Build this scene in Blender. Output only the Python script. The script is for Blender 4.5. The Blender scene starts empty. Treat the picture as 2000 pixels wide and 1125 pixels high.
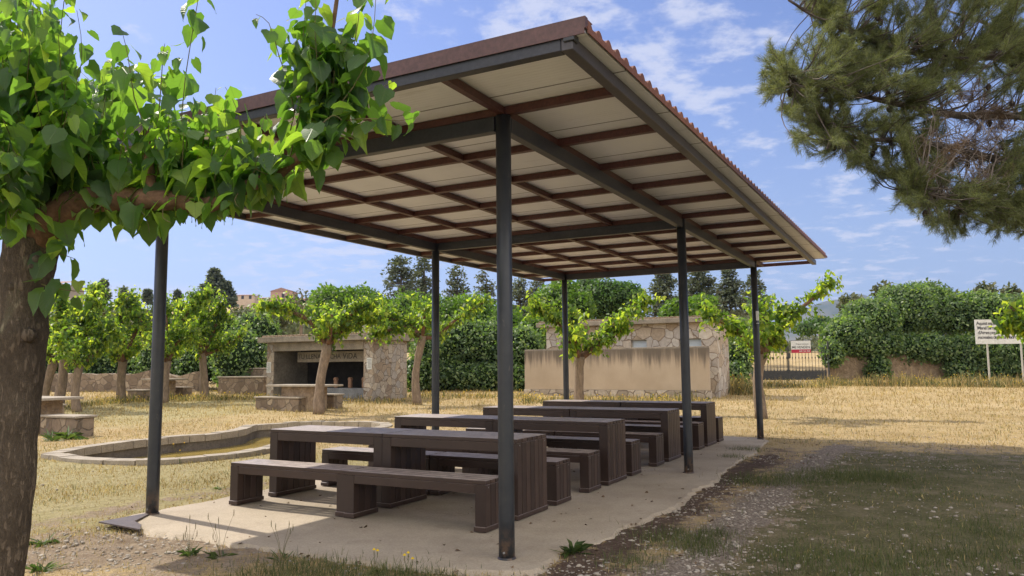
import bpy, math, random
import numpy as np
from mathutils import Vector, Matrix, noise as mnoise

random.seed(7)
rng = np.random.default_rng(7)
R = math.radians
scene = bpy.context.scene
COL = scene.collection

# ------------------------------------------------------------------ camera
FPX = 1496.2
EYE = np.array([0.0, 0.0, 1.45])
CR = np.array([.99995459, .00095801, -.00948204])
CU = np.array([.00953031, -.10051746, .99488965])
CF = np.array([0.0, .99493483, .10052202])
cam = bpy.data.cameras.new('camera')
cam.sensor_width = 36.0
cam.lens = FPX / 2000 * 36
cam.clip_start = .05
cam.clip_end = 20000
camo = bpy.data.objects.new('camera', cam)
COL.objects.link(camo)
m = Matrix(((CR[0], CU[0], -CF[0], EYE[0]), (CR[1], CU[1], -CF[1], EYE[1]), (CR[2], CU[2], -CF[2], EYE[2]), (0, 0, 0, 1)))
camo.matrix_world = m
scene.camera = camo

# ------------------------------------------------------------------ light
SUN_EL = R(50.0)
SH = np.array([-.824, .578]); SH = SH / np.linalg.norm(SH)
sun_dir = Vector((SH[0] * math.cos(SUN_EL), SH[1] * math.cos(SUN_EL), math.sin(SUN_EL)))
sl = bpy.data.lights.new('sun', 'SUN')
sl.energy = 3.25
sl.angle = R(.5)
sl.color = (1.0, .93, .80)
slo = bpy.data.objects.new('sun', sl)
slo.rotation_euler = sun_dir.to_track_quat('Z', 'Y').to_euler()
COL.objects.link(slo)

world = bpy.data.worlds.new('World')
scene.world = world
world.use_nodes = True
wn = world.node_tree
wn.nodes.clear()


def nd(nt, typ, **kw):
    n = nt.nodes.new(typ)
    for k, v in kw.items():
        if k.startswith('in_'):
            n.inputs[k[3:].replace('_', ' ')].default_value = v
        else:
            setattr(n, k, v)
    return n


def lk(nt, a, b):
    nt.links.new(a, b)


def mth(nt, op, a, b=None, clamp=False):
    n = nt.nodes.new('ShaderNodeMath')
    n.operation = op
    n.use_clamp = clamp
    for i, v in enumerate((a, b)):
        if v is None:
            continue
        if isinstance(v, (int, float)):
            n.inputs[i].default_value = v
        else:
            nt.links.new(v, n.inputs[i])
    return n.outputs[0]


def maprange(nt, v, a, b, c=0, d=1):
    n = nt.nodes.new('ShaderNodeMapRange')
    nt.links.new(v, n.inputs[0])
    for i, x in enumerate((a, b, c, d)):
        n.inputs[i + 1].default_value = x
    n.interpolation_type = 'SMOOTHSTEP'
    return n.outputs[0]


sky = nd(wn, 'ShaderNodeTexSky', sky_type='NISHITA', sun_disc=False, sun_elevation=SUN_EL,
         sun_rotation=math.atan2(SH[0], SH[1]) % (2 * math.pi), altitude=450, air_density=1.0, dust_density=1.2, ozone_density=1.6)
tc = nd(wn, 'ShaderNodeTexCoord')
sep = nd(wn, 'ShaderNodeSeparateXYZ')
lk(wn, tc.outputs['Generated'], sep.inputs[0])
zz = mth(wn, 'ADD', mth(wn, 'MAXIMUM', sep.outputs[2], 0.0), .12)
cx = mth(wn, 'DIVIDE', sep.outputs[0], zz)
cy = mth(wn, 'DIVIDE', sep.outputs[1], zz)
cmb = nd(wn, 'ShaderNodeCombineXYZ')
lk(wn, cx, cmb.inputs[0]); lk(wn, cy, cmb.inputs[1])
n1 = nd(wn, 'ShaderNodeTexNoise', in_Scale=6.2, in_Detail=7.0, in_Roughness=.6, in_Distortion=.1)
n2 = nd(wn, 'ShaderNodeTexNoise', in_Scale=.75, in_Detail=3.0, in_Roughness=.5)
lk(wn, cmb.outputs[0], n1.inputs['Vector']); lk(wn, cmb.outputs[0], n2.inputs['Vector'])


def dirlobe(px, py, rad):
    d = CF + CR * (px - 1000) / FPX - CU * (py - 562.5) / FPX
    d = d / np.linalg.norm(d)
    dp = nd(wn, 'ShaderNodeVectorMath', operation='DOT_PRODUCT')
    lk(wn, tc.outputs['Generated'], dp.inputs[0])
    dp.inputs[1].default_value = tuple(d)
    return maprange(wn, dp.outputs['Value'], math.cos(rad), 1.0)


# mackerel cloud patches stand in four parts of the sky
L1 = dirlobe(1230, 40, .26)
L2 = dirlobe(1640, 440, .22)
L3 = dirlobe(640, 490, .17)
L4 = dirlobe(900, -40, .2)
lob = mth(wn, 'ADD', mth(wn, 'ADD', mth(wn, 'MULTIPLY', L1, .175), mth(wn, 'MULTIPLY', L2, .10)),
          mth(wn, 'ADD', mth(wn, 'MULTIPLY', L3, .15), mth(wn, 'MULTIPLY', L4, .08)))
v = mth(wn, 'ADD', mth(wn, 'ADD', n1.outputs[0], lob), mth(wn, 'MULTIPLY', n2.outputs[0], .22))
cl = maprange(wn, v, .70, .90)
# low bank of bright cloud above the horizon on the left
nb = nd(wn, 'ShaderNodeTexNoise', in_Scale=3.0, in_Detail=5.0)
lk(wn, tc.outputs['Generated'], nb.inputs['Vector'])
hgt = mth(wn, 'ADD', sep.outputs[2], mth(wn, 'MULTIPLY', mth(wn, 'SUBTRACT', nb.outputs[0], .5), .05))
bank = mth(wn, 'MULTIPLY', maprange(wn, hgt, .112, .095), maprange(wn, sep.outputs[0], -.20, -.42))
bank = mth(wn, 'MULTIPLY', bank, .85)
veil = mth(wn, 'MULTIPLY', maprange(wn, sep.outputs[2], .46, .0), .50)
cl = mth(wn, 'MAXIMUM', mth(wn, 'MULTIPLY', cl, .68), bank)
# thin clear-air tint, deeper higher up
tint = nd(wn, 'ShaderNodeMixRGB', blend_type='MULTIPLY')
tint.inputs[0].default_value = 1.0
tint.inputs[2].default_value = (.60, .575, .70, 1)
lk(wn, sky.outputs[0], tint.inputs[1])
mixv = nd(wn, 'ShaderNodeMixRGB')
mixv.inputs[2].default_value = (1.75, 2.05, 2.5, 1)
lk(wn, veil, mixv.inputs[0]); lk(wn, tint.outputs[0], mixv.inputs[1])
mixc = nd(wn, 'ShaderNodeMixRGB')
mixc.inputs[2].default_value = (3.4, 3.45, 3.9, 1)
lk(wn, cl, mixc.inputs[0]); lk(wn, mixv.outputs[0], mixc.inputs[1])
# broken bright cloud added out of view, behind and overhead, to lift the shade
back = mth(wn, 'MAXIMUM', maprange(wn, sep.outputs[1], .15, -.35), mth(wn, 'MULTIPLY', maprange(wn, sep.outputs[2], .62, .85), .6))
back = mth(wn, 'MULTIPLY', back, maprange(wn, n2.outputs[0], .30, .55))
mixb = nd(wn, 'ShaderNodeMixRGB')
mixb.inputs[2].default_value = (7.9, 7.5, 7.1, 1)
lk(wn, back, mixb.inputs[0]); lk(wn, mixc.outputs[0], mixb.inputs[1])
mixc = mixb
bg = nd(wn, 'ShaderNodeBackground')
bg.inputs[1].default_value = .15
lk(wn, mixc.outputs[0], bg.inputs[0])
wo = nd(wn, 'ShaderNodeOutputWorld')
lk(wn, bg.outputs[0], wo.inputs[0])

scene.view_settings.view_transform = 'Standard'
scene.view_settings.look = 'None'
scene.view_settings.gamma = 1
scene.view_settings.exposure = 0.68
scene.cycles.max_bounces = 8
scene.cycles.diffuse_bounces = 4
scene.cycles.transparent_max_bounces = 8

# ------------------------------------------------------------------ frames of reference
AX, AY, TH = -.0570, 5.8717, .49211
UA = np.array([math.sin(TH), math.cos(TH), 0.0])     # along the shelter's long side
VB = np.array([-math.cos(TH), math.sin(TH), 0.0])    # along the tables
O0 = np.array([AX, AY, 0.0])
ROTZ = math.atan2(UA[1], UA[0])                       # local x = UA, local y = VB


def AB(a, b, z=0.0):
    return O0 + UA * a + VB * b + np.array([0, 0, z])


def to_ab(p):
    d = np.asarray(p)[..., :2] - O0[:2]
    return d @ UA[:2], d @ VB[:2]


def gz(y):
    """height of the ground at a distance: level near, rising gently beyond 17 m"""
    y = np.asarray(y, float)
    s = np.log1p(np.exp(np.clip((y - 18) / 2.0, -30, 30))) * 2.0
    e = np.log1p(np.exp(np.clip((y - 46) / 4.0, -30, 30))) * 4.0
    return .03 * (s - e)


def ray(x, y):
    return CF + CR * (x - 1000) / FPX - CU * (y - 562.5) / FPX


def at(x, y, Y):
    d = ray(x, y)
    return EYE + d * (Y / d[1])


def atg(x, y):
    """the point of the ground seen at a pixel of the photo"""
    d = ray(x, y)
    lo, hi = 2.0, 45.0
    for _ in range(50):
        mid = (lo + hi) / 2
        p = EYE + d * (mid / d[1])
        if p[2] > gz(p[1]): lo = mid
        else: hi = mid
    return EYE + d * (lo / d[1])


# ------------------------------------------------------------------ materials
def newmat(name):
    mt = bpy.data.materials.new(name)
    mt.use_nodes = True
    nt = mt.node_tree
    bs = nt.nodes['Principled BSDF']
    return mt, nt, bs


def ramp(nt, fac, stops):
    r = nt.nodes.new('ShaderNodeValToRGB')
    while len(r.color_ramp.elements) < len(stops):
        r.color_ramp.elements.new(.5)
    for e, (p, c) in zip(r.color_ramp.elements, stops):
        e.position = p
        e.color = (*c, 1)
    nt.links.new(fac, r.inputs[0])
    return r.outputs[0]


def ntex(nt, scale, detail=5, rough=.6, vec=None, dist=0.0, kind='Object', stretch=None):
    n = nt.nodes.new('ShaderNodeTexNoise')
    n.inputs['Scale'].default_value = scale
    n.inputs['Detail'].default_value = detail
    n.inputs['Roughness'].default_value = rough
    n.inputs['Distortion'].default_value = dist
    if vec is None:
        vec = coords(nt, kind, stretch)
    nt.links.new(vec, n.inputs['Vector'])
    return n.outputs[0]


def coords(nt, kind='Object', stretch=None):
    if kind == 'Position':
        v = nt.nodes.new('ShaderNodeNewGeometry').outputs['Position']
    else:
        v = nt.nodes.new('ShaderNodeTexCoord').outputs[kind]
    if stretch:
        mp = nt.nodes.new('ShaderNodeMapping')
        mp.inputs['Scale'].default_value = stretch
        nt.links.new(v, mp.inputs[0])
        v = mp.outputs[0]
    return v


def bump(nt, bs, h, strength=.3, dist=.02):
    b = nt.nodes.new('ShaderNodeBump')
    b.inputs['Strength'].default_value = strength
    b.inputs['Distance'].default_value = dist
    nt.links.new(h, b.inputs['Height'])
    nt.links.new(b.outputs[0], bs.inputs['Normal'])


def mixc2(nt, fac, a, b, mode='MIX'):
    n = nt.nodes.new('ShaderNodeMixRGB')
    n.blend_type = mode
    for i, v in enumerate((fac, a, b)):
        if isinstance(v, (int, float)):
            n.inputs[i].default_value = v
        elif isinstance(v, tuple):
            n.inputs[i].default_value = (*v, 1)
        else:
            nt.links.new(v, n.inputs[i])
    return n.outputs[0]


def mottled(name, stops, scale=6, rough=.85, bmp=.3, bd=.01, detail=7, stretch=None, kind='Object', fine=None, spec=.3):
    mt, nt, bs = newmat(name)
    v = coords(nt, kind, stretch)
    n = ntex(nt, scale, detail, .65, v)
    c = ramp(nt, n, stops)
    if fine:
        f = ntex(nt, fine, 3, .7, v)
        c = mixc2(nt, .5, c, ramp(nt, f, [(.3, (.25, .25, .25)), (.7, (.75, .75, .75))]), 'OVERLAY')
        bump(nt, bs, f, bmp, bd)
    else:
        bump(nt, bs, n, bmp, bd)
    nt.links.new(c, bs.inputs['Base Color'])
    bs.inputs['Roughness'].default_value = rough
    bs.inputs['Specular IOR Level'].default_value = spec
    return mt


def leafmat(name, cols, trans=.45, rough=.5, tcol=None, tmul=1.6, veins=False):
    mt, nt, bs = newmat(name)
    g = nt.nodes.new('ShaderNodeNewGeometry')
    c = ramp(nt, g.outputs['Random Per Island'], cols)
    big = ntex(nt, .9, 2, .5, kind='Position')
    c = mixc2(nt, .35, c, ramp(nt, big, [(.35, (.32, .32, .32)), (.65, (.72, .72, .68))]), 'OVERLAY')
    tc_ = mixc2(nt, 1.0, c, tcol or (1.5, 1.9, .45), 'MULTIPLY')
    tc_ = mixc2(nt, 1.0, tc_, (tmul, tmul, tmul), 'MULTIPLY')
    if veins:
        at_ = nt.nodes.new('ShaderNodeAttribute'); at_.attribute_name = 'luv'
        sp = nt.nodes.new('ShaderNodeSeparateXYZ'); nt.links.new(at_.outputs['Vector'], sp.inputs[0])
        ax = mth(nt, 'ABSOLUTE', sp.outputs[0])
        w = mth(nt, 'FRACT', mth(nt, 'MULTIPLY', mth(nt, 'SUBTRACT', sp.outputs[1], mth(nt, 'MULTIPLY', ax, .7)), 6.5))
        side = maprange(nt, mth(nt, 'ABSOLUTE', mth(nt, 'SUBTRACT', w, .5)), .12, .0)
        midv = maprange(nt, ax, .035, .0)
        vv = mth(nt, 'MAXIMUM', midv, mth(nt, 'MULTIPLY', side, .6))
        c = mixc2(nt, mth(nt, 'MULTIPLY', vv, .35), c, (.22, .30, .10))
        tc_ = mixc2(nt, mth(nt, 'MULTIPLY', vv, .45), tc_, (.10, .18, .02))
        bump(nt, bs, vv, .5, .004)
    nt.links.new(c, bs.inputs['Base Color'])
    bs.inputs['Roughness'].default_value = rough
    bs.inputs['Specular IOR Level'].default_value = .35
    tr = nt.nodes.new('ShaderNodeBsdfTranslucent')
    nt.links.new(tc_, tr.inputs[0])
    mx = nt.nodes.new('ShaderNodeMixShader')
    mx.inputs[0].default_value = trans
    nt.links.new(bs.outputs[0], mx.inputs[1]); nt.links.new(tr.outputs[0], mx.inputs[2])
    nt.links.new(mx.outputs[0], nt.nodes['Material Output'].inputs[0])
    return mt


def stonemat(name, scale=3.2, cols=None, mortar=(.30, .25, .20), stretch=(1, 1, 1), edge=.045):
    mt, nt, bs = newmat(name)
    v = coords(nt, 'Object', stretch)
    wob = nt.nodes.new('ShaderNodeTexNoise'); wob.inputs['Scale'].default_value = 2.5
    nt.links.new(v, wob.inputs['Vector'])
    vv = nt.nodes.new('ShaderNodeMixRGB'); vv.blend_type = 'ADD'; vv.inputs[0].default_value = .18
    nt.links.new(v, vv.inputs[1]); nt.links.new(wob.outputs['Color'], vv.inputs[2])
    a = nt.nodes.new('ShaderNodeTexVoronoi'); a.feature = 'DISTANCE_TO_EDGE'; a.inputs['Scale'].default_value = scale
    b = nt.nodes.new('ShaderNodeTexVoronoi'); b.inputs['Scale'].default_value = scale
    for q in (a, b):
        nt.links.new(vv.outputs[0], q.inputs['Vector'])
    sp = nt.nodes.new('ShaderNodeSeparateColor'); nt.links.new(b.outputs['Color'], sp.inputs[0])
    c = ramp(nt, sp.outputs[0], cols or [(0, (.30, .22, .15)), (.35, (.44, .35, .25)), (.7, (.36, .32, .27)), (1, (.55, .47, .36))])
    f = ntex(nt, 9, 6, .7, v)
    c = mixc2(nt, .55, c, ramp(nt, f, [(.3, (.3, .3, .3)), (.7, (.7, .7, .7))]), 'OVERLAY')
    e = maprange(nt, a.outputs['Distance'], edge * .3, edge)
    c = mixc2(nt, e, mortar, c)
    nt.links.new(c, bs.inputs['Base Color'])
    bs.inputs['Roughness'].default_value = .9
    h = mth(nt, 'ADD', e, mth(nt, 'MULTIPLY', f, .5))
    bump(nt, bs, h, .8, .03)
    return mt


M = {}
def post_mat():
    mt, nt, bs = newmat('dark post paint')
    v = coords(nt, 'Object')
    sp = nt.nodes.new('ShaderNodeSeparateXYZ'); nt.links.new(v, sp.inputs[0])
    c = ramp(nt, ntex(nt, 5, 6, .65, v), [(.3, (.017, .020, .026)), (.7, (.033, .035, .038))])
    sc = ntex(nt, 22, 6, .75, coords(nt, 'Object', (1, 1, .3)))
    c = mixc2(nt, mth(nt, 'MULTIPLY', maprange(nt, sc, .60, .68), .55), c, (.085, .075, .065))
    rust = mth(nt, 'MULTIPLY', maprange(nt, sp.outputs[2], .32, .02), maprange(nt, ntex(nt, 14, 6, .7, v), .42, .6))
    c = mixc2(nt, mth(nt, 'MULTIPLY', rust, .8), c, (.16, .10, .065))
    nt.links.new(c, bs.inputs['Base Color'])
    bs.inputs['Roughness'].default_value = .40
    bump(nt, bs, sc, .12, .003)
    return mt


M['post'] = post_mat()
M['beam'] = mottled('beam paint', [(.3, (.020, .023, .032)), (.7, (.036, .035, .042))], 4, .45, .1, .003, fine=40, spec=.5)
M['frame'] = mottled('edge beam paint', [(.3, (.040, .037, .042)), (.7, (.062, .052, .052))], 4, .42, .1, .003, fine=40, spec=.5)
M['purlin'] = mottled('red oxide paint', [(.3, (.062, .021, .018)), (.7, (.098, .034, .027))], 5, .5, .1, .003, fine=40, spec=.45)
M['fascia'] = mottled('rusty brown flashing', [(.3, (.075, .033, .029)), (.7, (.115, .052, .042))], 2.5, .42, .1, .003, fine=30, spec=.5)
M['tile'] = mottled('clay coloured sheet', [(.25, (.13, .052, .034)), (.75, (.23, .098, .062))], 3, .6, .2, .004, fine=25)
M['tape'] = mottled('paper notice', [(.3, (.5, .5, .47)), (.7, (.7, .7, .66))], 30, .8, .1, .001)
M['steel'] = mottled('dull steel', [(.3, (.075, .055, .05)), (.7, (.12, .09, .08))], 8, .55, .2, .003, fine=60, spec=.5)
M['bolt'] = mottled('bolt metal', [(.3, (.12, .12, .12)), (.7, (.3, .3, .3))], 30, .35, .1, .001, spec=.6)
def bark_mat():
    mt, nt, bs = newmat('fissured mulberry bark')
    v = coords(nt, 'Object', (1, 1, .22))
    v2 = coords(nt, 'Object', (1, 1, .6))
    n1 = ntex(nt, 30, 6, .7, v, .3); n2 = ntex(nt, 4.5, 6, .65, v2, .4); n3 = ntex(nt, 60, 4, .7, v2)
    ridge = mth(nt, 'ABSOLUTE', mth(nt, 'SUBTRACT', n1, .5))
    c = ramp(nt, n2, [(.28, (.070, .053, .038)), (.5, (.125, .098, .072)), (.72, (.195, .155, .115))])
    c = mixc2(nt, mth(nt, 'MULTIPLY', maprange(nt, ridge, .035, .0), .7), c, (.055, .045, .034))
    c = mixc2(nt, .5, c, ramp(nt, n3, [(.3, (.28, .28, .28)), (.7, (.72, .72, .72))]), 'OVERLAY')
    c = mixc2(nt, mth(nt, 'MULTIPLY', maprange(nt, n2, .60, .70), .35), c, (.20, .215, .13))
    nt.links.new(c, bs.inputs['Base Color'])
    bs.inputs['Roughness'].default_value = .95
    bs.inputs['Specular IOR Level'].default_value = .15
    h = mth(nt, 'ADD', mth(nt, 'MULTIPLY', maprange(nt, ridge, .0, .10), 1.0), mth(nt, 'ADD', mth(nt, 'MULTIPLY', n2, 1.6), mth(nt, 'MULTIPLY', n3, .4)))
    bump(nt, bs, h, .8, .018)
    return mt


M['bark'] = bark_mat()
M['branch'] = mottled('reddish branch bark', [(.25, (.075, .042, .026)), (.75, (.20, .115, .070))], 9, .9, .6, .01, fine=40)
M['bark_far'] = mottled('pale grey bark', [(.25, (.13, .095, .065)), (.75, (.30, .225, .16))], 6, .95, .6, .02, stretch=(1.5, 1.5, .5), fine=20)
M['twig'] = mottled('green twig', [(.3, (.10, .11, .04)), (.7, (.17, .13, .06))], 20, .7, .1, .002)
M['pinebark'] = mottled('grey pine bark', [(.25, (.06, .05, .042)), (.75, (.17, .135, .11))], 7, .95, .8, .02, fine=30)
M['deadneedle'] = leafmat('dead brown needles', [(0, (.10, .065, .04)), (1, (.24, .16, .10))], .15, .8, (1.2, 1.1, .9), 1.0)
M['cone'] = mottled('pine cone', [(.3, (.02, .016, .013)), (.7, (.075, .055, .04))], 60, .9, 1.0, .01)
M['needle'] = leafmat('pine needles', [(0, (.070, .092, .042)), (.5, (.135, .155, .068)), (1, (.23, .238, .110))], .35, .5, (1.2, 1.2, .55), 1.4)
M['mulb'] = leafmat('mulberry leaf', [(0, (.028, .062, .026)), (.6, (.048, .095, .034)), (1, (.105, .155, .045))], .48, .38, (2.2, 2.1, .45), 3.0, veins=True)
M['mulbfar'] = leafmat('young mulberry leaf', [(0, (.030, .062, .020)), (.5, (.075, .130, .032)), (1, (.19, .235, .055))], .5, .45, (1.9, 1.75, .45), 2.6)
M['ivy'] = leafmat('ivy leaf', [(0, (.055, .092, .045)), (.6, (.12, .18, .078)), (1, (.25, .30, .145))], .38, .45, (1.3, 1.5, .4), 1.7)
M['bright'] = leafmat('fresh green leaf', [(0, (.050, .095, .022)), (.6, (.085, .145, .030)), (1, (.14, .20, .045))], .4, .5, (1.3, 1.5, .4), 1.8)
M['dark'] = leafmat('dark green leaf', [(0, (.038, .078, .028)), (1, (.095, .145, .048))], .36, .5, (1.2, 1.5, .4), 1.6)
M['conifer'] = leafmat('conifer foliage', [(0, (.085, .105, .075)), (1, (.18, .20, .135))], .2, .7, (1.1, 1.2, .6), 1.2)
M['olive'] = leafmat('grey green leaf', [(0, (.075, .090, .045)), (1, (.16, .165, .085))], .25, .7, (1.1, 1.2, .6), 1.2)
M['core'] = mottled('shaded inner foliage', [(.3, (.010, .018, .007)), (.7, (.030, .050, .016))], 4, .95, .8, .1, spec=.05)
M['render'] = None
M['concrete'] = mottled('rough concrete', [(.25, (.17, .145, .115)), (.75, (.36, .31, .24))], 2.5, .9, .5, .01, fine=30)
M['slabtop'] = mottled('worn slab', [(.25, (.24, .205, .16)), (.75, (.42, .36, .28))], 4, .9, .3, .01, fine=40)
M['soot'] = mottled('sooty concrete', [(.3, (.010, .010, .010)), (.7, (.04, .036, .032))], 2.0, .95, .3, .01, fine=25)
M['counter'] = mottled('whitewashed counter', [(.3, (.16, .165, .17)), (.7, (.30, .30, .30))], 3, .9, .4, .01, fine=20)
M['brick'] = mottled('brick stub', [(.3, (.22, .12, .075)), (.7, (.38, .24, .16))], 12, .9, .5, .01, fine=40)
M['stone'] = stonemat('rubble stone wall', 4.3, [(0, (.27, .20, .145)), (.35, (.42, .34, .25)), (.7, (.34, .31, .28)), (1, (.52, .44, .34))], (.19, .145, .11), edge=.035)
M['stonedark'] = stonemat('weathered rubble', 3.5, [(0, (.13, .095, .065)), (.5, (.24, .18, .125)), (1, (.34, .27, .19))], (.16, .125, .09))
M['stonewc'] = stonemat('crazy paving stone wall', 2.7, [(0, (.34, .26, .18)), (.3, (.50, .41, .31)), (.6, (.42, .37, .32)), (1, (.60, .53, .43))], (.26, .19, .13), edge=.035)
M['plinth'] = stonemat('stone plinth', 2.5, [(0, (.28, .23, .17)), (1, (.52, .45, .36))], (.20, .16, .12))
M['wallrub'] = mottled('earthy wall', [(.3, (.19, .135, .085)), (.55, (.30, .22, .145)), (.75, (.40, .31, .21))], 3.5, .95, .9, .05, fine=12)
M['ink'] = mottled('black paint letters', [(.3, (.012, .012, .012)), (.7, (.03, .03, .03))], 10, .7, .1, .001)
M['inkgrey'] = mottled('dark grey letters', [(.3, (.035, .035, .04)), (.7, (.06, .06, .065))], 10, .7, .1, .001)
M['white'] = mottled('white board', [(.3, (.54, .54, .51)), (.7, (.66, .66, .62))], 3, .6, .1, .002, fine=15)
M['metalwhite'] = mottled('grey white sign pole', [(.3, (.36, .35, .31)), (.7, (.50, .48, .42))], 8, .6, .1, .002)
M['redband'] = mottled('crimson band', [(.3, (.35, .02, .05)), (.7, (.42, .03, .06))], 4, .6, .1, .001)
M['gate'] = mottled('dark gate iron', [(.3, (.03, .032, .034)), (.7, (.06, .06, .06))], 12, .6, .1, .001)
M['pane'] = mottled('frosted window pane', [(.3, (.42, .47, .50)), (.7, (.52, .56, .58))], 3, .35, .05, .001, spec=.5)
M['housepink'] = mottled('pink render', [(.3, (.36, .23, .19)), (.7, (.44, .29, .24))], 1, .9, .1, .01)
M['housetan'] = mottled('tan render', [(.3, (.42, .33, .24)), (.7, (.52, .42, .32))], 1, .9, .1, .01)
M['rooftile'] = mottled('far clay roof', [(.3, (.26, .16, .13)), (.7, (.34, .22, .18))], 2, .9, .3, .02)
M['darkwin'] = mottled('dark window', [(.3, (.02, .02, .02)), (.7, (.05, .05, .05))], 2, .3, .0, .001)
M['mountain'] = mottled('far mountain', [(.3, (.07, .085, .05)), (.7, (.17, .15, .10))], .006, .95, .0, .01, kind='Position')
M['thing_green'] = leafmat('weed leaf', [(0, (.05, .085, .03)), (1, (.12, .16, .06))], .3, .6, (1.3, 1.5, .5), 1.4)
M['greenblade'] = leafmat('green grass blade', [(0, (.055, .078, .026)), (.6, (.105, .120, .044)), (1, (.19, .172, .080))], .3, .6, (1.2, 1.3, .6), 1.2)
M['dryblade'] = leafmat('dry grass blade', [(0, (.24, .17, .065)), (.55, (.42, .31, .13)), (.85, (.56, .44, .21)), (1, (.19, .20, .07))], .3, .7, (1.1, 1.05, .7), 1.1)
M['flower'] = leafmat('yellow petal', [(0, (.75, .50, .02)), (1, (.8, .62, .05))], .3, .6, (1.1, 1.0, .3), 1.0)
M['pebble'] = mottled('pale pebble', [(.3, (.22, .18, .14)), (.7, (.50, .45, .38))], .9, .9, .2, .01, kind='Position', fine=20)


def planks_mat():
    mt, nt, bs = newmat('brown recycled plank')
    v = coords(nt, 'Object')
    g = nt.nodes.new('ShaderNodeNewGeometry')
    c = ramp(nt, g.outputs['Random Per Island'], [(0, (.036, .021, .016)), (.5, (.060, .036, .027)), (1, (.092, .056, .042))])
    n = ntex(nt, 4, 6, .7, v, stretch=None)
    c = mixc2(nt, .6, c, ramp(nt, n, [(.3, (.35, .35, .35)), (.7, (.66, .66, .66))]), 'OVERLAY')
    # faces that look up: pale dust plus sky sheen painted into their colour
    sp = nt.nodes.new('ShaderNodeSeparateXYZ'); nt.links.new(g.outputs['Normal'], sp.inputs[0])
    d = mth(nt, 'MULTIPLY', maprange(nt, sp.outputs[2], .6, .95), maprange(nt, ntex(nt, 11, 5, .7, v), .25, .7, .45, 1.0))
    c = mixc2(nt, mth(nt, 'MULTIPLY', d, .92), c, (.58, .485, .44))
    nt.links.new(c, bs.inputs['Base Color'])
    bs.inputs['Roughness'].default_value = .42
    bs.inputs['Specular IOR Level'].default_value = .4
    bump(nt, bs, ntex(nt, 60, 3, .7, v), .2, .002)
    return mt


M['plank'] = planks_mat()


def panel_mat():
    mt, nt, bs = newmat('cream ribbed sandwich panel')
    v = coords(nt, 'Object')
    sp = nt.nodes.new('ShaderNodeSeparateXYZ'); nt.links.new(v, sp.inputs[0])
    w = mth(nt, 'SINE', mth(nt, 'MULTIPLY', sp.outputs[0], 2 * math.pi / .045))
    n = ntex(nt, 1.3, 4, .6, v, stretch=None)
    c = ramp(nt, n, [(.3, (.76, .76, .82)), (.7, (.85, .85, .90))])
    st = ntex(nt, 2.0, 4, .7, coords(nt, 'Object', (3.0, .6, 1)))
    c = mixc2(nt, mth(nt, 'MULTIPLY', maprange(nt, st, .56, .76), .28), c, (.30, .26, .25))
    fr = mth(nt, 'FRACT', mth(nt, 'ADD', sp.outputs[0], 1.10 - .0))
    jl = mth(nt, 'LESS_THAN', mth(nt, 'ABSOLUTE', mth(nt, 'SUBTRACT', fr, .86)), .009)
    c = mixc2(nt, mth(nt, 'MULTIPLY', jl, .8), c, (.07, .05, .045))
    nt.links.new(c, bs.inputs['Base Color'])
    bs.inputs['Roughness'].default_value = .5
    bump(nt, bs, w, .25, .004)
    return mt


M['panel'] = panel_mat()


def render_wall_mat():
    mt, nt, bs = newmat('streaked cement render')
    v = coords(nt, 'Object')
    n = ntex(nt, 1.2, 5, .6, v)
    c = ramp(nt, n, [(.3, (.40, .315, .22)), (.7, (.48, .385, .28))])
    sp = nt.nodes.new('ShaderNodeSeparateXYZ'); nt.links.new(v, sp.inputs[0])
    st = ntex(nt, 3.0, 6, .7, coords(nt, 'Object', (1, 1.9, .10)))
    # rain streaks running down from the top edge
    drop = mth(nt, 'ADD', maprange(nt, sp.outputs[2], .75, 1.85), mth(nt, 'MULTIPLY', mth(nt, 'SUBTRACT', st, .5), 2.2))
    k = mth(nt, 'MULTIPLY', maprange(nt, drop, .25, 1.0), .88)
    c = mixc2(nt, k, c, (.105, .085, .065))
    nt.links.new(c, bs.inputs['Base Color'])
    bs.inputs['Roughness'].default_value = .92
    bump(nt, bs, ntex(nt, 40, 4, .7, v), .3, .004)
    return mt


M['render'] = render_wall_mat()


def water_mat():
    mt, nt, bs = newmat('murky ochre water')
    n = ntex(nt, 1.2, 4, .6, kind='Position')
    c = ramp(nt, n, [(.3, (.24, .165, .035)), (.7, (.40, .29, .075))])
    nt.links.new(c, bs.inputs['Base Color'])
    bs.inputs['Roughness'].default_value = .12
    bs.inputs['Specular IOR Level'].default_value = .22
    bump(nt, bs, ntex(nt, 6, 3, .5, kind='Position'), .06, .01)
    return mt


M['water'] = water_mat()


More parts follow.
